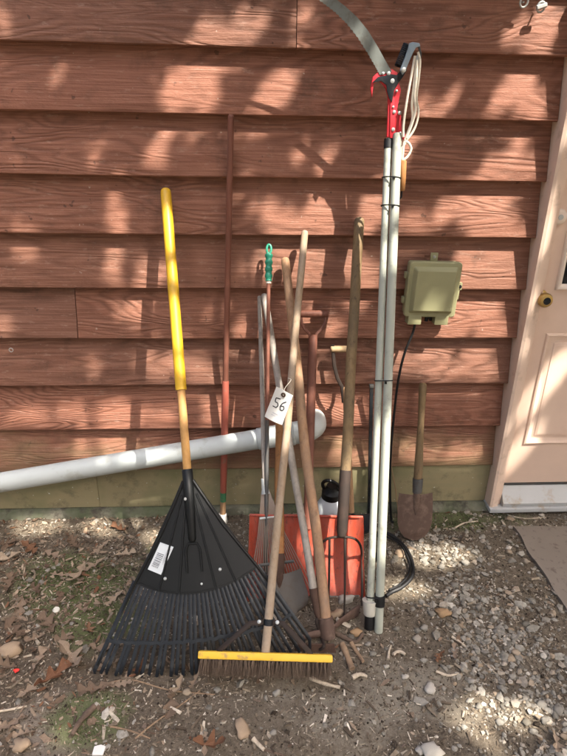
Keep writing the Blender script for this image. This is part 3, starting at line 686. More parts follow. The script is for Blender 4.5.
# --- D grips
def dgrip(root, gc, ya, half, gr, gm, sm, flat=True, sr=.0055, sb=None):
    """grip bar centred at gc, straps running down to ya"""
    x_ = V((1, 0, 0)); mb = MB(); mb.tube([gc-x_*half, gc-x_*(half-.003), gc-x_*half*.4, gc+x_*half*.4, gc+x_*(half-.003), gc+x_*half], [gr*.75, gr*.95, gr, gr, gr*.95, gr*.75], 12)
    mb.build('grip', gm, root)
    for s in (-1, 1):
        h = gc+x_*s*(half-.010); dv = ya-gc
        mb = MB(); mb.tube([h-dv*.10, h+dv*.12, h+dv*.40-x_*s*half*.04, gc+dv*.68+x_*s*half*.58, gc+dv*.88+x_*s*half*.26, ya+x_*s*(.012), ya+dv*.25+x_*s*.011], sr, 8, flat=.7, ref=(1, 0, 0)); mb.build('strap', sm, root)
# --- orange snow shovel
T, B = wal(313.5, 314, -.03), gnd(305.5, 600); so_ = thing('snow_shovel', B, 'scuffed orange snow shovel with reddish D-handle standing against the wall', 'shovel')
d_ = (B-T).normalized(); ya = along(T, B, 336); jt = along(T, B, 513)
dgrip(so_, T, ya, .060, .0150, 'wood_redbrown', 'wood_redbrown', sr=.0062)
pole(ya-d_*.004, jt+d_*.06, .0185, 12, .0165, 0, 21).build('shaft', 'wood_redbrown', so_)
bn = V((0, -d_.z, d_.y)); bn = -bn if bn.y > 0 else bn; bn.normalize()
Wd = lambda x, y: pln(x, y, jt, bn)
q4 = [Wd(249.5, 514.5), Wd(362, 516.5), Wd(364.5, 597), Wd(247, 601)]
mb = MB()
def sb(i, j):
    s = i/24; f = j/14; p = (q4[0]*(1-s)+q4[1]*s)*(1-f)+(q4[3]*(1-s)+q4[2]*s)*f
    rib = .008*max(0, math.cos(s*6*2*math.pi))**2 if .1 < f < .96 else 0
    side = .022*max(0, abs(s*2-1)-.90)/.10
    p = p+bn*(side+rib-.030*math.sin(f*math.pi*.75)+.01); p.z = max(p.z, .0)
    return p
mb.slab(sb, lambda i, j: bn, 24, 14, .004); mb.build('blade', 'orange_plastic', so_, 60)
mb = MB(); mb.tube([q4[0]+bn*.016, (q4[0]+q4[1])*.5+bn*.008, q4[1]+bn*.016], .0055, 8); mb.build('blade_rim', 'orange_plastic', so_)
mb = MB(); c_ = (q4[2]+q4[3])*.5; e = (q4[2]-q4[3])*.49; mb.tube([c_-e-bn*.008, c_-bn*.010, c_+e-bn*.008], .006, 6, flat=.3, ref=d_); mb.build('wear_strip', 'dull_steel', so_)

# --- long pitchfork
T, B = wal(359.5, 218, -.017), gnd(343, 626); B.z = .0
pf = thing('pitchfork', B, 'long-handled pitchfork with dark socket and thin iron tines', 'pitchfork')
Pa = along(T, B, 470); Pa = pln(345.5, 470, Pa, V((0, 1, 0))); Pb = pln(341.5, 536, along(T, B, 536), V((0, 1, 0)))
pole(T, Pa+(Pb-Pa)*.3, .0195, 14, .0200, .008, 24).build('shaft', 'wood_olive', pf)
mb = MB(); mb.tube([Pa, Pa+(Pb-Pa)*.02, Pa+(Pb-Pa)*.9, Pb], [.0200, .0215, .0205, .016], 12); mb.build('socket', 'dark_iron', pf)
cy = Pb.y
tx = [(318, 612), (328, 612), (343, 626), (362.5, 606)]
w0 = lambda x, y: pln(x, y, Pb, V((0, 1, .35)).normalized())
cable(None, [gnd(316, 612, .01), w0(318, 560), w0(321, 545), w0(328, 538.5), w0(341, 537), w0(354, 538.5), w0(360.5, 546), w0(362, 560), gnd(362, 606, .005)], .0048, '', '', '').build('outer_tine', 'dark_iron', pf)
for xa, xb, yb in ((329.5, 328, 618), (345, 344, 626)):
    a_ = w0(xa, 538); e = gnd(xb, yb, .0); mb = MB(); mb.tube([a_, a_+(e-a_)*.5+V((0, -.01, 0)), e], [.0048, .0044, .0024], 8); mb.build('tine', 'dark_iron', pf)

# --- D-handled spade behind the snow shovel
T, B = wal(343.5, 349, -.03), V((wal(351, 545, -.16).x, -.17, 0)); ds = thing('d_handle_spade', B, 'spade with pale wooden D-grip and iron straps behind the pitchfork shaft', 'spade')
d_ = (B-T).normalized(); ya = along(T, B, 392)
dgrip(ds, T, ya, .054, .0140, 'wood_pale', 'dark_iron', sr=.0078)
e = along(T, B, 512); pole(ya-d_*.02, e, .0125, 12, .0145, 0, 27).build('shaft', 'wood_tan', ds)
mb = MB()
def db(i, j):
    s = i/8*2-1; f = j/6; wv = .085*(1 if f < .6 else math.sqrt(max(.03, 1-((f-.6)/.41)**2)))
    p = e+(B-e)*f+V((s*wv, -.012*(1-s*s)-.014, 0)); return p
mb.slab(db, lambda i, j: (0, -1, 0), 8, 6, .003); mb.build('blade', 'dark_steel', ds, 60)

# --- dark steel bar
A, B = wal(371.5, 386, -.02), V((wal(369.5, 512, -.03).x, -.03, -.02)); sb_ = thing('steel_bar', V((B.x, B.y, 0)), 'dark steel bar standing against the wall behind the pale pruner poles', 'bar')
mb = MB(); mb.box((A+B)/2, (.015, 0, 0), (0, .012, 0), A-B); mb.build('bar', 'dark_steel', sb_, 30, .002)
mb = MB(); mb.box(A, (.02, 0, 0), (0, .019, 0), (0, 0, .014)); mb.build('bar_cap', 'dull_steel', sb_, 30, .003)
cable('metal_rod', [gnd(349, 512, .10), gnd(357, 517, .06), gnd(368, 528, .01)], .006, 'dark_steel', 'short black rod slanting to the ground behind the snow shovel', 'rod')

# --- pump jug behind the shovel
jb = V((wal(328, 545, -.30).x, -.30, .0)); jy = -.30
jt_ = wal(327, 495, jy).z; jg = thing('sprayer_jug', jb, 'translucent white jug with black screw cap and carry loop behind shovel', 'jug')
rj = .060
lathe((jb.x, jy, 0), (0, 0, 1), [(0, rj*.8), (.006, rj*.97), (.02, rj), (jt_*.72, rj), (jt_*.84, rj*.93), (jt_*.93, rj*.72), (jt_*.98, rj*.5), (jt_, rj*.48)], 24).build('body', 'jug', jg)
lathe((jb.x-.001, jy, jt_-.012), (0.05, -.06, 1), [(0, .036), (.003, .039), (.030, .039), (.034, .035), (.042, .026), (.06, .022)], 20).build('cap', 'black_plastic', jg)
cc = V((jb.x-.002, jy, jt_+.045)); mb = MB()
mb.tube([cc+V((.036*math.cos(a)-.012*math.sin(a), -.012-.022*math.sin(a), .046*math.sin(a)-.008*math.cos(a))) for a in [R(-20+i*22) for i in range(11)]], .007, 8); mb.build('carry_loop', 'black_plastic', jg)
mb = MB(); mb.slab(lambda i, j: V((jb.x, jy, 0))+V((math.sin(R(-30+i*8))*(rj+.001), -math.cos(R(-30+i*8))*(rj+.001), jt_*(.2+.5*j/3))), lambda i, j: (math.sin(R(-30+i*8)), -math.cos(R(-30+i*8)), 0), 6, 3, .0008); mb.build('jug_label', 'sticker', jg, 60)

# --- short round-point shovel by the door
T, B = wal(423, 383, -.017), gnd(414, 540); sh = thing('short_shovel', B, 'short round-point shovel with rusty blade standing between cable and door', 'shovel')
Sj = pln(417.5, 486, along(T, B, 486), V((0, 1, 0))); d_ = (Sj-T).normalized()
mb = MB(); t_ = d_; mb.tube([T, T+t_*.004, T+t_*.02, T+(Sj-T)*.35, T+(Sj-T)*.6, T+(Sj-T)*.8, Sj], [.011, .0150, .0172, .0135, .0160, .0190, .0190], 14); mb.build('handle', 'wood_olive', sh)
mb = MB(); mb.tube([Sj-d_*.035, Sj-d_*.034, Sj+d_*.0, Sj+d_*.03], [.0205, .0225, .022, .0205], 14); mb.build('collar', 'dull_steel', sh)
Ba = pln(415.5, 493, Sj, V((0, 1, 0))); mb = MB(); dd = B-Ba
def sv(i, j):
    s = i/12*2-1; f = j/12; wv = .079*(.95+.05*min(1, f*6)) if f < .5 else .079*math.sqrt(max(.004, 1-((f-.5)/.505)**2.2))
    return Ba+dd*f+V((s*wv, -.016*(1-s*s)*(1-f*.4)-.004+(.014*(1-abs(s)) if f > .9 else 0), (.004 if f == 0 else 0)))
mb.slab(sv, lambda i, j: (0, -.9, .4), 12, 12, .0025); mb.build('blade', 'rust_blade', sh, 60)
mb = MB(); mb.tube([Ba-V((0, .018, -.01)), Ba+dd*.25-V((0, .020, 0)), Ba+dd*.42-V((0, .016, 0))], [.016, .012, .004], 10, flat=.6, ref=(1, 0, 0)); mb.build('blade_rib', 'rust_blade', sh)

# --- pole pruner
G1, G2 = gnd(378.5, 632), gnd(368.5, 625); Wt = wal(409, 38, -.05)
dpv = (Wt-G1).normalized()
P1 = pln(397.5, 134, along(G1, Wt, 134), V((0, 1, 0))); HY = P1.y
pr = thing('pole_pruner', G1, 'pole pruner with two pale poles, red cutting head and curved saw', 'pruner')
def hp(x, y, dy=0.): return wal(x, y, HY+dy)
mb = MB(); mb.tube([G1+(P1-G1)*f for f in (0, .003, .3, .6, 1)], [.0145, .0155, .0155, .0155, .0155], 16); mb.build('pole', 'pole_gray', pr)
P2 = wal(388.5, 140, HY+.012); G2b = G2.copy(); G2b.z = .055
mb = MB(); mb.tube([G2b, G2b+(P2-G2b)*.5, P2], .0135, 16); mb.build('pole', 'pole_gray', pr)
d2 = (P2-G2b).normalized()
mb = MB(); mb.tube([P2-d2*.03, P2-d2*.029, P2+d2*.002, P2+d2*.003], [.0142, .0155, .0155, .011], 14); mb.build('pole_cap', 'black_rubber', pr)
mb = MB(); mb.tube([G2b-d2*.055+V((0, 0, 0)), G2b-d2*.03, G2b+d2*.006], [.0175, .0185, .0185], 14); mb.build('pole_foot', 'black_rubber', pr)
mb = MB(); mb.tube([G2b-d2*.004, G2b, G2b+d2*.045, G2b+d2*.052, G2b+d2*.052, G2b+d2*.02], [.020, .0225, .027, .029, .025, .017], 18, caps=False); mb.build('end_cup', 'white_plastic', pr)
c1 = along(G1, P1, 600); mb = MB(); mb.tube([c1-dpv*.022, c1-dpv*.021, c1+dpv*.016, c1+dpv*.017], [.016, .0195, .0195, .016], 14); mb.build('collar', 'black_rubber', pr)
for y_ in (596, 380.5, 206, 178):
    a_, b_ = along(G1, P1, y_), along(G2b, P2, y_); m_ = (a_+b_)/2; hx = (a_-b_).length/2
    xx = (a_-b_).normalized(); yy = dpv.cross(xx); mb = MB()
    mb.tube([m_+xx*((hx+.017)*math.cos(q))+yy*(.019*math.sin(q)) for q in [R(i*18) for i in range(20)]], .0022, 6, closed=True); mb.build('cable_tie', 'black_rubber', pr)
    mb = MB(); e = m_+xx*(hx*.2)-V((0, .021, 0)); mb.box(e, (.007, 0, 0), (0, .007, 0), (0, 0, .006)); 
    mb.build('tie_lock', 'black_rubber', pr, 0)
# head
hb = MB().prism([hp(*p) for p in ((387, 137), (388, 112), (388.5, 97), (386, 88), (379, 80), (374, 84), (372.5, 92), (372.3, 97), (370.8, 88), (373, 77), (378, 72), (392, 69), (398, 73), (399, 82), (401, 90), (399, 100), (397, 110), (401.5, 116), (402, 132), (405.5, 134), (408.5, 137), (406, 140.5), (401, 139))], (0, .014, 0))
hd_ = hb.build('cutting_head', 'red_paint', pr, 30, .0015)
mb = MB(); mb.prism([hp(x, y, -.004) for x, y in ((390, 138), (390.5, 98), (394.5, 98), (395.5, 138))], (0, .005, 0)); mb.build('head_channel', 'red_paint', hd_, 30, .001)
for x, y, r_ in ((392.2, 81, .0085), (388.5, 73.5, .006), (383, 73.5, .0045), (394, 112, .0055), (399.5, 113, .006), (393, 129.5, .006), (393, 107, .004), (400, 133, .004), (396.5, 91, .004)):
    lathe(hp(x, y, -.002), (0, -1, 0), [(0, r_), (.004, r_), (.0055, r_*.5)], 10).build('bolt', 'galvanised', hd_)
mb = MB(); mb.prism([hp(x, y, -.0065) for x, y in ((372, 83), (378, 77), (386, 75.5), (391, 74), (397, 75), (401.5, 70), (405.5, 66), (407, 70), (403, 77), (398.5, 83), (394.5, 90), (393, 97), (392.2, 102.5), (389, 98), (387, 91), (386.6, 85), (381, 81))], (0, .0055, 0)); lb = mb.build('lopping_blade', 'dark_steel', pr, 30, .0012)
mb = MB(); mb.prism([hp(x, y, -.013) for x, y in ((400, 70), (404, 60), (408, 49), (409.5, 43), (413, 42), (419.5, 43), (420.5, 46), (416, 47.5), (413.5, 52), (409.5, 61), (405, 72), (402.5, 75))], (0, .008, 0)); la = mb.build('lever_arm', 'blue_steel', pr, 30, .0015)
lathe(hp(403.5, 70, -.014), (0, -1, 0), [(0, .008), (.004, .008), (.006, .004)], 10).build('bolt', 'galvanised', la)
s0, s1 = hp(398.5, 66, .008), hp(407, 45, .008); ts = (s1-s0).normalized(); xs1 = ts.cross(V((0, 1, 0))).normalized(); mb = MB()
mb.tube([s0+(s1-s0)*(i/120)+(xs1*math.cos(i/120*12*2*math.pi)+V((0, 1, 0))*math.sin(i/120*12*2*math.pi))*.011 for i in range(121)], .0034, 6); mb.build('spring', 'dark_steel', pr)
mb = lathe(hp(418, 59, -.006), (0, 1, 0), [(0, .008), (.002, .0115), (.006, .008), (.010, .0115), (.012, .008)], 14); pu = mb.build('pulley', 'galvanised', pr)
mb = MB(); mb.tube([hp(415.5, 46, -.006), hp(419, 46.5, -.006), hp(420.5, 54, -.006), hp(419.5, 63, -.006)], .004, 6, flat=.5); mb.build('pulley_bracket', 'dull_steel', pu)
# saw blade: outer and toothed edges; the tip is above the picture
TOP = [(392, 71.5), (386, 61.5), (378, 47), (368, 30.5), (357, 17), (345, 6), (333, -3), (318, -12), (300, -20), (282, -26)]
BOT = [(379.5, 75), (374.5, 66), (367, 53), (357.5, 38), (346.5, 24), (335, 12.5), (322, 2.5), (308, -6.5), (294, -14.5), (278, -23)]
top = [hp(x, y, -.002) for x, y in TOP]; bot = []
for i in range(len(BOT)-1):
    for k in range(8):
        a = hp(*BOT[i], -.002); b = hp(*BOT[i+1], -.002); nrm = (top[i]-a).normalized()
        p = a+(b-a)*(k/8); bot.append(p+nrm*(.0 if k % 2 else .0028))
bot.append(hp(*BOT[-1], -.002))
mb = MB(); th = V((0, .0022, 0)); vs = []; fs = []
tt = []
for i in range(len(bot)):
    f = i/8; k = min(int(f), len(top)-2); tt.append(top[k]+(top[k+1]-top[k])*(f-k))
n = len(bot); vs = bot+tt+[p+th for p in bot]+[p+th for p in tt]
for i in range(n-1):
    fs += [(i, i+1, n+i+1, n+i), (2*n+i, 3*n+i, 3*n+i+1, 2*n+i+1), (i, 2*n+i, 2*n+i+1, i+1), (n+i, n+i+1, 3*n+i+1, 3*n+i)]
fs += [(0, n, 3*n, 2*n), (n-1, 3*n-1, 4*n-1, 2*n-1)]
mb.add(vs, fs).build('saw_blade', 'saw_steel', pr, 0)
# pull rope and toggle
rp_ = thing('pull_rope', hp(402, 190), 'off-white pull rope looped beside the red cutting head with wooden toggle', 'rope')
def rope(pts, r=.0040):
    mb = cable(None, [hp(x, y, d) for x, y, d in pts], r, '', '', '', 8, 8); mb.build('strand', 'rope', rp_)
rope([(415, 56, -.018), (411.5, 75, -.02), (407, 100, -.02), (403.5, 125, -.02), (403.5, 137, -.02)])
rope([(418, 52, -.016), (420, 62, -.018), (418.5, 80, -.02), (416.5, 98, -.022), (418.5, 112, -.022), (415.5, 126, -.022), (410, 136, -.022), (404, 142, -.022)])
rope([(416.5, 62, -.018), (414, 85, -.024), (412, 104, -.024), (412.5, 118, -.024), (409, 130, -.024), (405, 140, -.024)])
rope([(404, 141, -.022), (408.5, 143, -.026), (411, 149, -.026), (408, 156, -.026), (403.5, 159.5, -.026), (401, 156, -.026), (402, 148, -.026), (405.5, 143, -.026)])
rope([(417, 60, -.02), (416.5, 78, -.028), (414.5, 96, -.028), (415.5, 110, -.028), (412, 124, -.028), (406.5, 138, -.026)])
rope([(404, 142, -.028), (403, 152, -.028), (402.3, 160, -.026), (402.6, 164, -.024)])
d3 = (hp(402, 190, -.024)-hp(403.3, 161, -.024)).normalized()
a_, b_ = hp(403.3, 160, -.024), hp(401.7, 191, -.024)
mb = MB(); mb.tube([a_, a_+d3*.004, a_+(b_-a_)*.5, b_-d3*.004, b_], [.008, .0115, .0125, .0115, .008], 12); mb.build('toggle', 'wood_orange', rp_)
mb = MB(); mb.tube([b_, b_+d3*.02, b_+d3*.03+V((-.01, 0, 0))], .0035, 6); mb.build('rope_knot', 'dark_steel', rp_)

# --- hang tag with the handwritten lot number
tq = [V(p) for p in (wal(276.5, 386.5, -.53), wal(293, 395.5, -.53), wal(282, 425, -.51), wal(264.5, 416.5, -.51))]
tg = thing('hang_tag', (tq[2]+tq[3])/2, 'white paper tag marked 56 hanging on the tool handles', 'tag')
tn = (tq[1]-tq[0]).cross(tq[3]-tq[0]).normalized(); tn = -tn if tn.y > 0 else tn
def tp_(fx, fy, w=0): return (tq[0]*(1-fx)+tq[1]*fx)*(1-fy)+(tq[3]*(1-fx)+tq[2]*fx)*fy+tn*(w+.004*math.sin(fx*3.14)*(fy))
mb = MB(); mb.slab(lambda i, j: tp_(i/6, j/8), lambda i, j: tn, 6, 8, .0006); pap = mb.build('tag_paper', 'paper', tg, 60)
def stroke(pts, w=.04, mat='ink', nm='ink_stroke'):
    mb = MB()
    for (a, b), (c, d) in zip(pts, pts[1:]):
        dx, dy = c-a, (d-b)*1.75; L = math.hypot(dx, dy) or 1; ox, oy = -dy/L*w/2, dx/L*w/2/1.75
        mb.add([tp_(a+ox, b+oy, .0008), tp_(a-ox, b-oy, .0008), tp_(c-ox, d-oy, .0008), tp_(c+ox, d+oy, .0008)], [(0, 1, 2, 3)])
    mb.build(nm, mat, pap, 0)
stroke([(.44, .27), (.20, .30), (.22, .42), (.38, .42), (.44, .49), (.38, .57), (.18, .57)], .055, nm='digit_five')
stroke([(.78, .27), (.62, .36), (.56, .47), (.62, .57), (.74, .57), (.80, .50), (.74, .43), (.60, .46)], .055, nm='digit_six')
stroke([(.30, .75), (.62, .75)], .035, 'pale_ink', 'printed_line'); stroke([(.26, .82), (.5, .82)], .03, 'pale_ink', 'printed_line')
mb = MB(); hc = tp_(.5, .12, .001); xx = (tq[1]-tq[0]).normalized(); yy = (tq[3]-tq[0]).normalized()
mb.tube([hc+xx*.006*math.cos(a)+yy*.006*math.sin(a) for a in [R(i*36) for i in range(10)]], .0028, 6, closed=True); mb.build('eyelet', 'rust', pap)
cable(None, [hc, hc+V((.006, .012, .02)), wal(291, 380, -.50), wal(288, 378, -.46)], .0009, '', '', '').build('string', 'rope', tg)

# ------------------------------------------------------------------ things lying on the ground
def gz(x, y, lift=0.): p = gnd(x, y); p.z = gh(p.x, p.y)+lift; return p
def stone_mesh(seed, sub=2, ang=.25, flat=.7):
    import bmesh
    bm = bmesh.new(); bmesh.ops.create_icosphere(bm, subdivisions=sub, radius=1); rr = random.Random(seed); o = V((rr.uniform(0, 90), rr.uniform(0, 90), 0))
    for v in bm.verts:
        n_ = v.co.normalized(); v.co = n_*(1+ang*MN.noise(n_*1.3+o)*1.6+.12*MN.noise(n_*3.1+o)); v.co.z *= flat
    me = bpy.data.meshes.new('stone'); bm.to_mesh(me); bm.free(); return me
SM = [stone_mesh(i, 2, .38, rnd.uniform(.55, .8)) for i in range(9)]
def put_mesh(name, me, mat, loc, sc, rz, label, cat, group=None):
    o = bpy.data.objects.new(name, me); COL.objects.link(o); o.location = loc; o.scale = sc; o.rotation_euler = (rnd.uniform(-.2, .2), rnd.uniform(-.2, .2), rz)
    return tag(o, label, cat, group)
def pebble(px, py, wpx, name='pebble', mat='pebble', label=None, group=None, asp=.8):
    p = gnd(px, py); sc = wpx/2*(p-CAM).dot(fw)/FPX; me = rnd.choice(SM)
    if not me.materials: me.materials.append(M['pebble'])
    if mat != 'pebble': me = me.copy(); me.materials[0] = M[mat]
    if len(me.polygons) and not me.polygons[0].use_smooth:
        for q in me.polygons: q.use_smooth = True
    p.z = gh(p.x, p.y)+sc*.32
    return put_mesh(name, me, None, p, (sc, sc*asp, sc*.8), rnd.uniform(-.5, .5), label, 'stone', group)
pebble(432, 750, 22, 'stone', 'stone_pale', 'large rounded pale grey stone half sunk beside a smaller one')
pebble(421, 749, 10, 'stone', 'stone_pale', 'small pale stone touching the large rounded pale stone')
pebble(242.5, 729, 14, 'stone', 'stone_tan', 'smooth tan egg-shaped stone on dirt in front of the broom', asp=1.5)
pebble(443, 613.5, 15, 'stone', 'stone_orange', 'flat orange-tan stone beside a round grey one in the gravel', asp=.7)
pebble(432, 614, 9, 'stone', 'pebble', 'round grey stone beside the orange-tan one')
pebble(22, 746, 18, 'stone', 'stone_tan', 'pale tan cobble on leaf litter by a white stick', asp=.8)
pebble(11, 652, 24, 'stone', 'stone_tan', 'large flat tan stone sunk in the leaf litter', asp=.7)
pebble(430, 689, 11, 'stone', 'stone_pale', 'pale upright stone on bare trodden clay', asp=1.2)
pebble(346, 602, 16, 'stone', 'stone_pale', 'pale flat stone under the tines of the pitchfork', asp=.6)
pebble(336, 616, 14, 'stone', 'stone_tan', 'tan stone by the iron mattock head', asp=.7)
pebble(356, 634, 13, 'stone', 'stone_orange', 'yellowish stone at the foot of the snow shovel', asp=.7)
pebble(400, 553, 10, 'stone', 'stone_tan', 'tan pebble inside the black hose loop', asp=1.1)
pebble(215, 668, 8, 'stone', 'stone_pale', 'white pebble caught in front of the broom bristles')
pebble(187, 692, 9, 'stone', 'pebble', 'pebble between brown leaf and broom, left of its bristles')
PLAB = 'small loose grey pebble lying on the dirt by itself'
for x, y, w in ((30, 580, 8), (41, 582, 8), (218, 689, 8), (273, 733, 9), (277, 693, 9), (368, 645, 7), (418, 631, 8), (424, 629, 11), (417, 639, 9), (396, 630, 9), (478, 650, 7), (463, 668, 9), (470, 681, 8), (515, 653, 12), (541, 705, 12), (507, 700, 8), (525, 723, 9), (533, 732, 10), (558, 711, 10), (496, 694, 7), (480, 706, 8), (500, 722, 8), (546, 722, 10), (562, 738, 9), (512, 676, 9), (505, 663, 8), (521, 668, 8), (486, 640, 7), (470, 620, 7), (456, 585, 8), (433, 562, 9), (466, 563, 10), (441, 567, 9), (424, 559, 7), (452, 596, 9), (478, 606, 8), (493, 611, 7), (500, 590, 7), (510, 552, 9), (526, 562, 8), (444, 688, 7), (386, 667, 7), (540, 640, 8), (552, 655, 8), (404, 677, 7), (372, 655, 8), (470, 700, 8)):
    pebble(x+rnd.uniform(-1, 1), y, w*rnd.uniform(.8, 1.05), label=PLAB, group='loose pebbles on the dirt', asp=rnd.uniform(.65, .95))

def leaf_mesh(seed):
    rr = random.Random(seed); lob = rr.choice((3, 3, 4)); ph = rr.uniform(-.1, .1); asy = rr.uniform(.0, .14)
    cur, tw = rr.uniform(.2, 1.1), rr.uniform(-1.1, 1.1); vs, fs = [], []; N = 26
    def wid(f, sd):
        env = math.sin(math.pi*min(1, f*.9+.06))**.7*(.55+.6*f if f < .7 else 1.6-.9*f)
        q_ = f*lob+ph+sd*asy; u = q_ % 1; tri = (u/.62 if u < .62 else (1-u)/.38); tri = tri*tri*(3-2*tri)
        am = .45+.75*abs(MN.noise(V((int(q_)*3.7, sd*5.1, seed*1.3)))*2)
        return .05+.33*env*tri*min(am, 1.25)+.02*MN.noise(V((f*14, sd*3, seed)))
    for i in range(N+1):
        f = i/N; x = f-.5; zc = cur*(x*x)*.9+MN.noise(V((f*4, seed, 0)))*.08
        for s in (-1, -.5, 0, .5, 1):
            w = wid(f, s) if f < .985 else .01; ww = s*w
            vs.append(V((x+abs(ww)*.35, ww+.07*tw*math.sin(f*4), zc+abs(ww)*cur*abs(s)*.8+tw*ww*(f-.5)+MN.noise(V((f*7, s*3, seed)))*.05*abs(s))))
    for i in range(N):
        for k in range(4): fs.append((i*5+k, i*5+k+1, i*5+k+6, i*5+k+5))
    b = len(vs); vs += [V((-.5, -.012, .03)), V((-.5, .012, .03)), V((-.72, 0, .05+cur*.2))]; fs.append((b, b+1, b+2))
    me = bpy.data.meshes.new('leaf'); me.from_pydata(vs, [], fs); me.materials.append(M['leaf']); return me
LM = [leaf_mesh(i*3+1) for i in range(18)]
LLAB = 'dry brown lobed oak leaf lying on the dirt'
spots = [(30, 548, 22), (78, 575, 26), (95, 565, 22), (10, 585, 24), (35, 590, 18), (48, 625, 26), (20, 612, 22), (115, 600, 20), (70, 660, 30), (52, 680, 26), (30, 690, 22), (15, 630, 22), (85, 610, 18), (65, 640, 20), (95, 690, 24), (40, 660, 18), (170, 705, 22), (176, 690, 26), (195, 684, 18), (210, 745, 26), (205, 735, 18), (8, 725, 28), (25, 735, 20), (100, 650, 20), (100, 668, 18), (120, 685, 16), (75, 545, 20), (100, 548, 22), (55, 555, 18), (125, 555, 16), (5, 560, 22), (60, 600, 16), (5, 545, 16), (8, 668, 18), (50, 702, 18), (455, 652, 22), (440, 658, 16), (250, 665, 12), (170, 665, 16), (190, 668, 18), (140, 670, 18), (110, 665, 16), (36, 640, 20), (120, 530, 20), (240, 672, 14), (555, 747, 22), (22, 600, 16), (60, 575, 14), (90, 630, 16)]
for x, y, w in spots:
    p = gnd(x, y); sc = w*(p-CAM).dot(fw)/FPX*rnd.uniform(1.0, 1.5); p.z = gh(p.x, p.y)+.006
    put_mesh('oak_leaf', rnd.choice(LM), None, p, (sc, sc*rnd.uniform(.7, 1.1), sc*rnd.uniform(.7, 1.2)), rnd.uniform(0, 6.28), LLAB, 'leaf', 'dry oak leaves on the dirt')
def stick(pts, r, mat, name, label, cat='stick', r2=None):
    ps = []
    for x, y in pts: p = gz(x, y); p.z += r*.8; ps.append(p)
    mb = cable(None, ps, 1., '', '', '', 8, 5); n = len(mb.v)//8
    for i in range(n):                         # knobbly taper
        c_ = sum(mb.v[i*8:i*8+8], V())/8; k = (r+((r2 or r*.7)-r)*i/(n-1))*(1+.25*MN.noise(c_*60))
        for j in range(8): mb.v[i*8+j] = c_+(mb.v[i*8+j]-c_)*k
    o = mb.build(name, mat, None, 50); return tag(o, label, cat)
stick([(342, 646), (346, 656), (352, 671)], .011, 'wood_stick', 'stick', 'stubby brown stick with pale cut end in front of the mattock', r2=.0105)
stick([(351, 645), (357, 654), (363, 663)], .0085, 'wood_stick', 'stick', 'thinner brown stick beside the stubby one by the mattock')
stick([(335, 635), (346, 640), (356, 644), (362, 636)], .009, 'wood_bark', 'root', 'gnarled brown root lying across the ends of the two sticks', 'root')
stick([(310, 678), (322, 683), (340, 688)], .0075, 'chip_white', 'wood_chip', 'long pale splinter of wood in front of the broom end', 'wood chip')
stick([(352, 679), (360, 676), (367, 678)], .008, 'chip_white', 'wood_chip', 'short pale wood chip right of the long splinter', 'wood chip')
stick([(253, 739), (258, 744), (264, 750)], .0075, 'chip_white', 'wood_chip', 'pale wood chip lying beside a dark twig in front of the broom', 'wood chip')
stick([(248, 735), (262, 748), (284, 756), (298, 768)], .004, 'wood_bark', 'twig', 'dark thin twig next to the pale wood chip', 'twig')
stick([(-12, 712), (8, 710), (27, 706)], .0045, 'chip_white', 'stick', 'straight white stick lying on leaf litter', 'stick')
stick([(60, 622), (70, 612), (80, 600)], .0025, 'wood_bark', 'twig', 'thin dark twig on the mossy patch left of the rake', 'twig')
stick([(135, 738), (155, 722), (180, 705), (200, 690)], .003, 'wood_stick', 'twig', 'long straw-coloured twig on dirt in front of the black rake', 'twig')
stick([(110, 726), (130, 730), (150, 738)], .003, 'wood_stick', 'twig', 'crooked twig crossing the long straw-coloured one', 'twig')
stick([(100, 686), (130, 680), (170, 690), (215, 694)], .0028, 'wood_stick', 'twig', 'thin bent twig just in front of the black rake tines', 'twig')
stick([(455, 528), (465, 523), (478, 521)], .004, 'chip_white', 'twig', 'pale curved twig near the door sill', 'twig')
stick([(508, 516), (525, 519), (546, 518)], .003, 'chip_white', 'twig', 'thin pale twig lying along the door sill', 'twig')
stick([(388, 660), (389, 652), (391, 646)], .0045, 'chip_white', 'wood_chip', 'curled pale sliver near the foot of the pruner pole', 'wood chip')
stick([(393, 656), (399, 652), (405, 655)], .007, 'chip_white', 'wood_chip', 'flat pale chip right of the curled sliver', 'wood chip')
stick([(452, 636), (460, 641), (466, 646)], .0055, 'chip_white', 'wood_chip', 'pale splinter among gravel near the stone slab', 'wood chip')
stick([(436, 672), (448, 676), (458, 674)], .005, 'chip_white', 'wood_chip', 'pale curled splinter on the bare clay', 'wood chip')
stick([(95, 707), (80, 722), (72, 735)], .010, 'wood_bark', 'bark_piece', 'dark flat piece of bark on bare dirt', 'bark')
p = gz(56.5, 611, .006); o = lathe(p, (.05, -.15, 1), [(0, .012), (.004, .013), (.006, .012), (.0065, .008), (.0055, .007)], 18).build('bottle_cap', 'white_plastic'); tag(o, 'small round white bottle cap on the mossy dirt', 'cap')
p = gz(16.5, 673, .008); mb = MB(); mb.prism([p+V((math.cos(a)*.008*(1+.5*math.sin(a*3)), math.sin(a)*.006, 0)) for a in [R(i*40) for i in range(9)]], (.001, .001, .005)); tag(mb.build('plastic_scrap', 'bright_red', None, 0), 'tiny bright red plastic scrap in the leaf litter', 'scrap')
p = gz(99, 753, .006); mb = MB(); mb.prism([p+V(v) for v in ((-.017, -.011, 0), (.016, -.015, .004), (.019, .009, .006), (.004, .015, .006), (-.015, .012, .004))], (0, 0, .005)); tag(mb.build('white_chip', 'white_scuff', None, 0, .002), 'flat white chip of broken plastic on the dirt', 'chip')

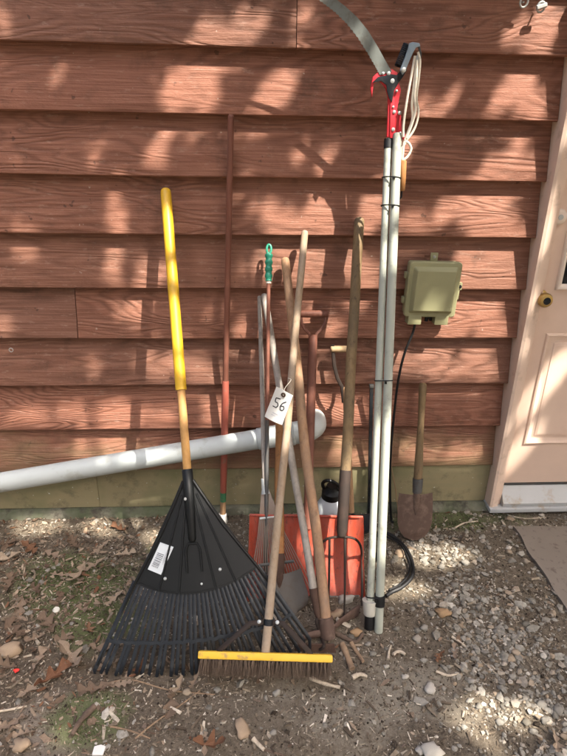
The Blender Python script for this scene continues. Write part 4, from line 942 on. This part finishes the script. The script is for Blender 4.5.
# worn flat mat outside the door
mq = [gnd(513, 528), gnd(566, 612), gnd(700, 612), gnd(680, 528)]
mb = MB(); a0 = mq[0]; a1 = mq[1]
def mt_(i, j):
    f, g_ = i/24, j/24; x0 = a0.x+(a1.x-a0.x)*g_+MN.noise(V((g_*5, 1, 0)))*.012; p = V((x0+(.72)*f, a0.y+(a1.y-a0.y)*1.25*g_+MN.noise(V((f*4, 0, 6)))*.01, 0))
    p.z = .010+MN.noise(V((p.x*6, p.y*6, 2)))*.006+MN.noise(V((p.x*25, p.y*25, 2)))*.002; return p
mb.slab(mt_, lambda i, j: (0, 0, 1), 24, 24, .03); tag(mb.build('doormat', 'mat_pile', None, 50), 'dirty brown-grey doormat lying on gravel outside the door', 'doormat')

# ------------------------------------------------------------------ what nobody could count
GB = [gnd(*p) for p in ((432, 548), (452, 580), (478, 620), (505, 660), (530, 705), (560, 750), (600, 800))]
def dens_gravel(x, y):
    d = min(math.hypot(x-p.x, y-p.y) for p in [a+(b-a)*t_ for a, b in zip(GB, GB[1:]) for t_ in (0, .33, .66)])
    r_ = .05+.95*math.exp(-(d/.15)**2)
    if x > .75: r_ += .16
    if x > 1.0 and y < -.5: r_ += .22
    return r_*(.75+1.1*MN.noise(V((x*6, y*6, 4))))
def scatter(name, mat, N, f, kind='stuff', box=(-1.6, 1.85, -1.55, -.02), seed=1):
    rr = random.Random(seed); mb = MB(); vs, fs = [], []; cnt = 0; tries = 0
    while cnt < N and tries < N*40:
        tries += 1; x, y = rr.uniform(box[0], box[1]), rr.uniform(box[2], box[3])
        r_ = f(x, y, rr)
        if r_ is None: continue
        a, b = r_; o = len(vs); vs += a; fs += [tuple(i+o for i in q) for q in b]; cnt += 1
    me = bpy.data.meshes.new(name); me.from_pydata(vs, [], fs); me.materials.append(M[mat])
    o = bpy.data.objects.new(name, me); COL.objects.link(o); o['kind'] = 'stuff'; return o
def in_mat(x, y): return x > 1.235+.03*MN.noise(V((y*14, 0, 0))) and -.72 < y < -.15 and MN.noise(V((x*40, y*40, 0))) < .42
small = []
for i in range(10):
    me = stone_mesh(i+40, 1, .42, rnd.uniform(.5, .8)); small.append(([v.co.copy() for v in me.vertices], [tuple(p.vertices) for p in me.polygons]))
def rot(rr): return Matrix.Rotation(rr.uniform(0, 6.28), 3, 'Z') @ Matrix.Rotation(rr.uniform(-.5, .5), 3, 'X')
def f_gravel(x, y, rr):
    if rr.random() > dens_gravel(x, y) or in_mat(x, y): return None
    a, b = rr.choice(small); s = min(.018, .0048*math.exp(rr.gauss(0, .55))+.0012); m3 = rot(rr); sx, sy = rr.uniform(.8, 1.35), rr.uniform(.7, 1.05); z = gh(x, y)+s*.1
    return [m3 @ V((p.x*s*sx, p.y*s*sy, p.z*s))+V((x, y, z)) for p in a], b
g1_ = scatter('gravel', 'gravel', 5200, f_gravel, seed=11)
for q in g1_.data.polygons: q.use_smooth = True
g1_.data.set_sharp_from_angle(angle=R(52))
OCT = [V(p) for p in ((1, 0, 0), (-1, 0, 0), (0, 1, 0), (0, -1, 0), (0, 0, .8), (0, 0, -.8))]; OF = [(0, 2, 4), (2, 1, 4), (1, 3, 4), (3, 0, 4), (2, 0, 5), (1, 2, 5), (3, 1, 5), (0, 3, 5)]
def f_clod(x, y, rr):
    if in_mat(x, y): return None
    s = .0022*math.exp(rr.gauss(0, .5)); m3 = rot(rr)
    return [m3 @ V((p.x*s*rr.uniform(.6, 1.3), p.y*s*rr.uniform(.6, 1.3), p.z*s*rr.uniform(.6, 1.1)))+V((x, y, gh(x, y)+s*.2)) for p in OCT], OF
scatter('soil_crumbs', 'clod', 46000, f_clod, seed=12)
def f_chip(x, y, rr):
    if in_mat(x, y): return None
    k = .9 if x < .2 else .6
    k *= .35+1.0*max(0, MN.noise(V((x*3.3, y*3.3, 7)))+.5)
    if rr.random() > k: return None
    L = .0038*math.exp(rr.gauss(0, .6)); w = L*rr.uniform(.08, .34); h = w*rr.uniform(.25, .7); L = min(L, .03); bend = rr.uniform(-.25, .25)*L
    m3 = Matrix.Rotation(rr.uniform(0, 6.28), 3, 'Z') @ Matrix.Rotation(rr.gauss(0, .22), 3, 'Y') @ Matrix.Rotation(rr.uniform(-.6, .6), 3, 'X')
    vs = [V((sx*L, sy*w*(1 if sx > 0 else .5), sz*h)) for sx in (-1, 1) for sy, sz in ((-1, -1), (1, -1), (1, 1), (-1, 1))]
    z = gh(x, y)+h+abs(m3[2][0])*L*.5
    return [m3 @ p+V((x, y, z)) for p in vs], [(0, 1, 2, 3), (7, 6, 5, 4)]+[(k_, 4+k_, 4+(k_+1) % 4, (k_+1) % 4) for k_ in range(4)]
scatter('wood_chips', 'chips', 42000, f_chip, seed=13)
def f_leafbit(x, y, rr):
    k = max(0, min(1, (-.15-x)*1.3))+.05+(.25 if y > -.5 and x < -.3 else 0)
    if rr.random() > k or in_mat(x, y): return None
    s = min(.02, .008*math.exp(rr.gauss(0, .55))); n = rr.randint(6, 9); m3 = Matrix.Rotation(rr.uniform(0, 6.28), 3, 'Z') @ Matrix.Rotation(rr.gauss(0, .3), 3, 'X') @ Matrix.Rotation(rr.gauss(0, .3), 3, 'Y')
    asp = rr.uniform(.12, .6); cu = rr.uniform(-.1, .5); pts = [V((0, 0, 0))]
    for i in range(n):
        a = 2*math.pi*i/n; r_ = rr.uniform(.55, 1.15); px, py = math.cos(a)*r_, math.sin(a)*r_*asp; pts.append(V((px, py, cu*py*py*1.5+cu*.3*px*px)))
    z = gh(x, y)+.004+s*.15
    return [m3 @ (p*s)+V((x, y, z)) for p in pts], [(0, i+1, (i+1) % n+1) for i in range(n)]
scatter('leaf_litter', 'leaf_bits', 5600, f_leafbit, seed=14)
MB_ = ((-.72, -.40, .26, .15), (-.55, -.62, .2, .1), (-.50, -1.0, .14, .09), (.95, -.07, .35, .06))
def f_moss(x, y, rr):
    k = max(1-((x-a)/c)**2-((y-b)/d)**2 for a, b, c, d in MB_)
    if k <= 0 or rr.random() > k*(.2+MN.noise(V((x*12, y*12, 3)))*1.2): return None
    s = rr.uniform(.004, .010); a = rr.uniform(0, 6.28); w = .0012; dx, dy = math.cos(a), math.sin(a); z = gh(x, y)-.001
    return [V((x-dy*w, y+dx*w, z)), V((x+dy*w, y-dx*w, z)), V((x+dx*s*.5, y+dy*s*.5, z+s))], [(0, 1, 2)]
scatter('moss', 'moss', 16000, f_moss, seed=15, box=(-1.1, 1.4, -1.15, -.02))

# ------------------------------------------------------------------ the tree that dapples the wall (behind and above the photographer)
PATCH = []                                    # sunlit patches: (x, y in the photograph, radii in pixels, on wall or ground)
def wp(x, y, rx, ry, tilt=0.): c_ = wal(x, y); s = (c_-CAM).dot(fw)/FPX; PATCH.append((0, c_.x, c_.z, rx*s, ry*s, tilt))
def gp(x, y, rx, ry): c_ = gnd(x, y); s = (c_-CAM).dot(fw)/FPX; PATCH.append((1, c_.x, c_.y, rx*s, ry*s*1.5, 0))
for a in ((3, 18, 9, 24, .1), (182, 78, 13, 36, .45), (166, 90, 8, 16, .4), (158, 150, 11, 20, .3), (238, 26, 15, 28, .5), (212, 30, 12, 20, .4), (262, 14, 10, 16, .4), (310, 6, 16, 9), (284, 82, 10, 34, .5), (262, 96, 8, 20, .5), (208, 98, 9, 26, .4), (120, 208, 9, 34, .08), (113, 262, 9, 22, .1), (150, 268, 13, 22, .15), (134, 308, 14, 14, .2), (3, 322, 10, 18),
          (165, 362, 22, 18), (206, 366, 18, 20, .2), (285, 212, 24, 18, .3), (332, 208, 16, 30, .3), (290, 262, 30, 24, .2), (335, 262, 18, 28, .3), (322, 322, 22, 18), (372, 212, 12, 30, .2), (370, 272, 13, 28, .2), (412, 216, 22, 16, .4), (452, 205, 10, 22, .5), (492, 214, 30, 24, .4), (520, 222, 14, 14), (478, 270, 22, 26, .5), (512, 268, 14, 22, .3), (455, 318, 16, 24, .5), (492, 318, 22, 20, .4), (440, 364, 26, 18, .4), (485, 362, 20, 20, .4), (404, 350, 11, 24, .2),
          (552, 14, 14, 34, .6), (520, 20, 9, 24, .6), (532, 92, 24, 24, .3), (500, 98, 9, 22, .6), (452, 95, 8, 26, .6), (424, 100, 6, 20, .5), (520, 160, 24, 20, .3), (488, 165, 9, 16, .5), (30, 412, 24, 12), (76, 410, 18, 15), (128, 410, 28, 18), (110, 448, 34, 18), (165, 412, 14, 16), (228, 410, 20, 20), (240, 460, 22, 13), (345, 408, 22, 22, .2), (350, 455, 16, 18), (130, 487, 33, 11), (430, 450, 28, 12, .3), (470, 448, 16, 12), (310, 380, 18, 24, .2), (545, 385, 11, 44, .55), (520, 450, 10, 30, .5), (500, 330, 8, 20, .4), (356, 487, 8, 10), (250, 330, 12, 18, .3), (92, 360, 12, 14), (28, 236, 12, 14), (412, 140, 8, 24, .4), (60, 60, 8, 14, .4), (95, 150, 7, 16, .4), (330, 150, 8, 24, .5), (305, 145, 7, 18, .4)): wp(*a)
for a in ((436, 556, 30, 10), (404, 588, 24, 8), (470, 744, 26, 17), (482, 706, 20, 9), (524, 716, 22, 9), (38, 526, 22, 8), (108, 526, 24, 9), (150, 538, 12, 8), (300, 548, 24, 22), (335, 570, 18, 16), (210, 530, 14, 10), (165, 555, 14, 12), (60, 740, 10, 8)): gp(*a)
def lit(P):
    """how open the crown must be for the light that passes P on its way down to the wall or the yard"""
    t_ = -P.y/SUN.y; h = P+SUN*t_ if False else P-SUN*(P.y/SUN.y)
    if h.z >= 0: kind, a, b = 0, h.x, h.z
    else: h = P-SUN*(P.z/SUN.z); kind, a, b = 1, h.x, h.y
    best = 0
    for k, cx, cy, rx, ry, tl_ in PATCH:
        if k != kind: continue
        dx, dy = a-cx, b-cy
        if tl_: dx, dy = dx*math.cos(tl_)-dy*math.sin(tl_), dx*math.sin(tl_)+dy*math.cos(tl_)
        d_ = (dx/rx)**2+(dy/ry)**2
        if d_ < 2.6: best = max(best, 1 if d_ < 1.75 else .6)
    return best
SKY_BLOCK = [(-7.5, -3.0, 'added sky-blocking tree with low dark crown left of the yard'), (-6.0, -8.5, 'added broad sky-blocking tree with crown reaching the ground at the left yard corner'), (-1.5, -11.0, 'added wide sky-blocking tree straight behind the yard'), (3.5, -11.5, 'added dense sky-blocking tree beside the wide one behind the yard'), (8.5, -8.5, 'added rounded sky-blocking tree at the right yard corner'), (9.0, -2.5, 'added tall bushy sky-blocking tree right of the yard beyond the door')]  # unseen trees, added to block low sky light and darken the laps
leafq = [V(p) for p in ((-1, 0, 0), (-.2, .5, .1), (.6, .3, 0), (1, 0, -.1), (.6, -.3, 0), (-.2, -.5, .1))]
for k, (x, y, lab) in enumerate(SKY_BLOCK):
    rr = random.Random(300+k); tro = thing('sky_block_tree', (x, y, 0), lab, 'tree', 'unseen trees added to block low sky light'); H = rr.uniform(9.5, 11.5)
    mb = MB(); mb.tube([(x, y, -.2), (x+.05, y, 1), (x+.2, y+.1, 3.5), (x+.1, y+.2, H-1)], [.28, .2, .15, .04], 10); mb.build('trunk', 'wood_bark', tro)
    vs, fs = [], []
    for _ in range(7500):
        while True:
            q = V((rr.uniform(-1, 1), rr.uniform(-1, 1), rr.uniform(-1, 1)))
            if .35 < q.length < 1: break
        P = V((q.x*2.9, q.y*2.6, H*.52+q.z*H*.48)); P *= 1
        if P.z < .2 or MN.noise(P*.9+V((k*9, 0, 0))) < -.3: continue
        m3 = Matrix.Rotation(rr.uniform(0, 6.28), 3, 'Z') @ Matrix.Rotation(rr.gauss(0, .7), 3, 'X') @ Matrix.Rotation(rr.gauss(0, .7), 3, 'Y'); sz = rr.uniform(.14, .24); o = len(vs)
        vs += [P+m3 @ (p*sz) for p in leafq]; fs.append(tuple(range(o, o+6)))
    me = bpy.data.meshes.new('crown'); me.from_pydata(vs, [], fs); me.materials.append(M['foliage'])
    o = bpy.data.objects.new('crown', me); COL.objects.link(o); o.parent = tro
cc = V((.25, -.25, .85))+SUN*4.9
tr = thing('shade_tree', (4.3, -5.5, 0), 'tall leafy broadleaf tree whose crown hangs over the yard', 'tree')
mb = MB(); t0 = V((4.3, -5.5, -.1))
mb.tube([t0, t0+V((0, .05, .5)), t0+V((-.1, .1, 2)), t0+V((-.35, .45, 3.9)), t0+V((-.8, 1.0, 4.5)), t0+V((-1.4, 1.8, 4.9)), t0+V((-1.9, 2.4, 5.2))], [.30, .22, .18, .15, .11, .07, .03], 12); mb.build('trunk', 'wood_bark', tr)
rr = random.Random(21)
for k in range(9):
    b0 = t0+V((-.3, .4, 3.4))+V((-.2*k/3, .24*k/3, .12*k)); e = cc+V((rr.uniform(-1.9, 1.9), rr.uniform(-1.6, 1.6), rr.uniform(-.3, .7)))
    mb = MB(); mb.tube([b0, b0+(e-b0)*.4+V((0, 0, .3)), b0+(e-b0)*.75+V((0, 0, .25)), e], [.05, .035, .02, .006], 6); mb.build('limb', 'wood_bark', tr)
vs, fs = [], []; N = 0
for _ in range(110000):
    while True:
        q = V((rr.uniform(-1, 1), rr.uniform(-1, 1), rr.uniform(-1, 1)))
        if q.length < 1: break
    P = cc+V((q.x*2.9, q.y*2.6, q.z*.95)); l_ = lit(P)
    if l_ and rr.random() < l_: continue
    if MN.noise(P*1.4) < -.36: continue
    a, b, c_ = rr.uniform(0, 6.28), rr.gauss(0, .5), rr.gauss(0, .5); m3 = Matrix.Rotation(a, 3, 'Z') @ Matrix.Rotation(b, 3, 'X') @ Matrix.Rotation(c_, 3, 'Y')
    L, w = rr.uniform(.028, .046), rr.uniform(.016, .026); o = len(vs)
    vs += [P+m3 @ V(p) for p in ((-L, 0, 0), (-L*.2, w, .006), (L*.6, w*.6, 0), (L, 0, -.008), (L*.6, -w*.6, 0), (-L*.2, -w, .006))]; fs.append(tuple(range(o, o+6))); N += 1
me = bpy.data.meshes.new('crown'); me.from_pydata([p-tr.location for p in vs], [], fs); me.materials.append(M['foliage'])
o = bpy.data.objects.new('crown', me); COL.objects.link(o); o.parent = tr
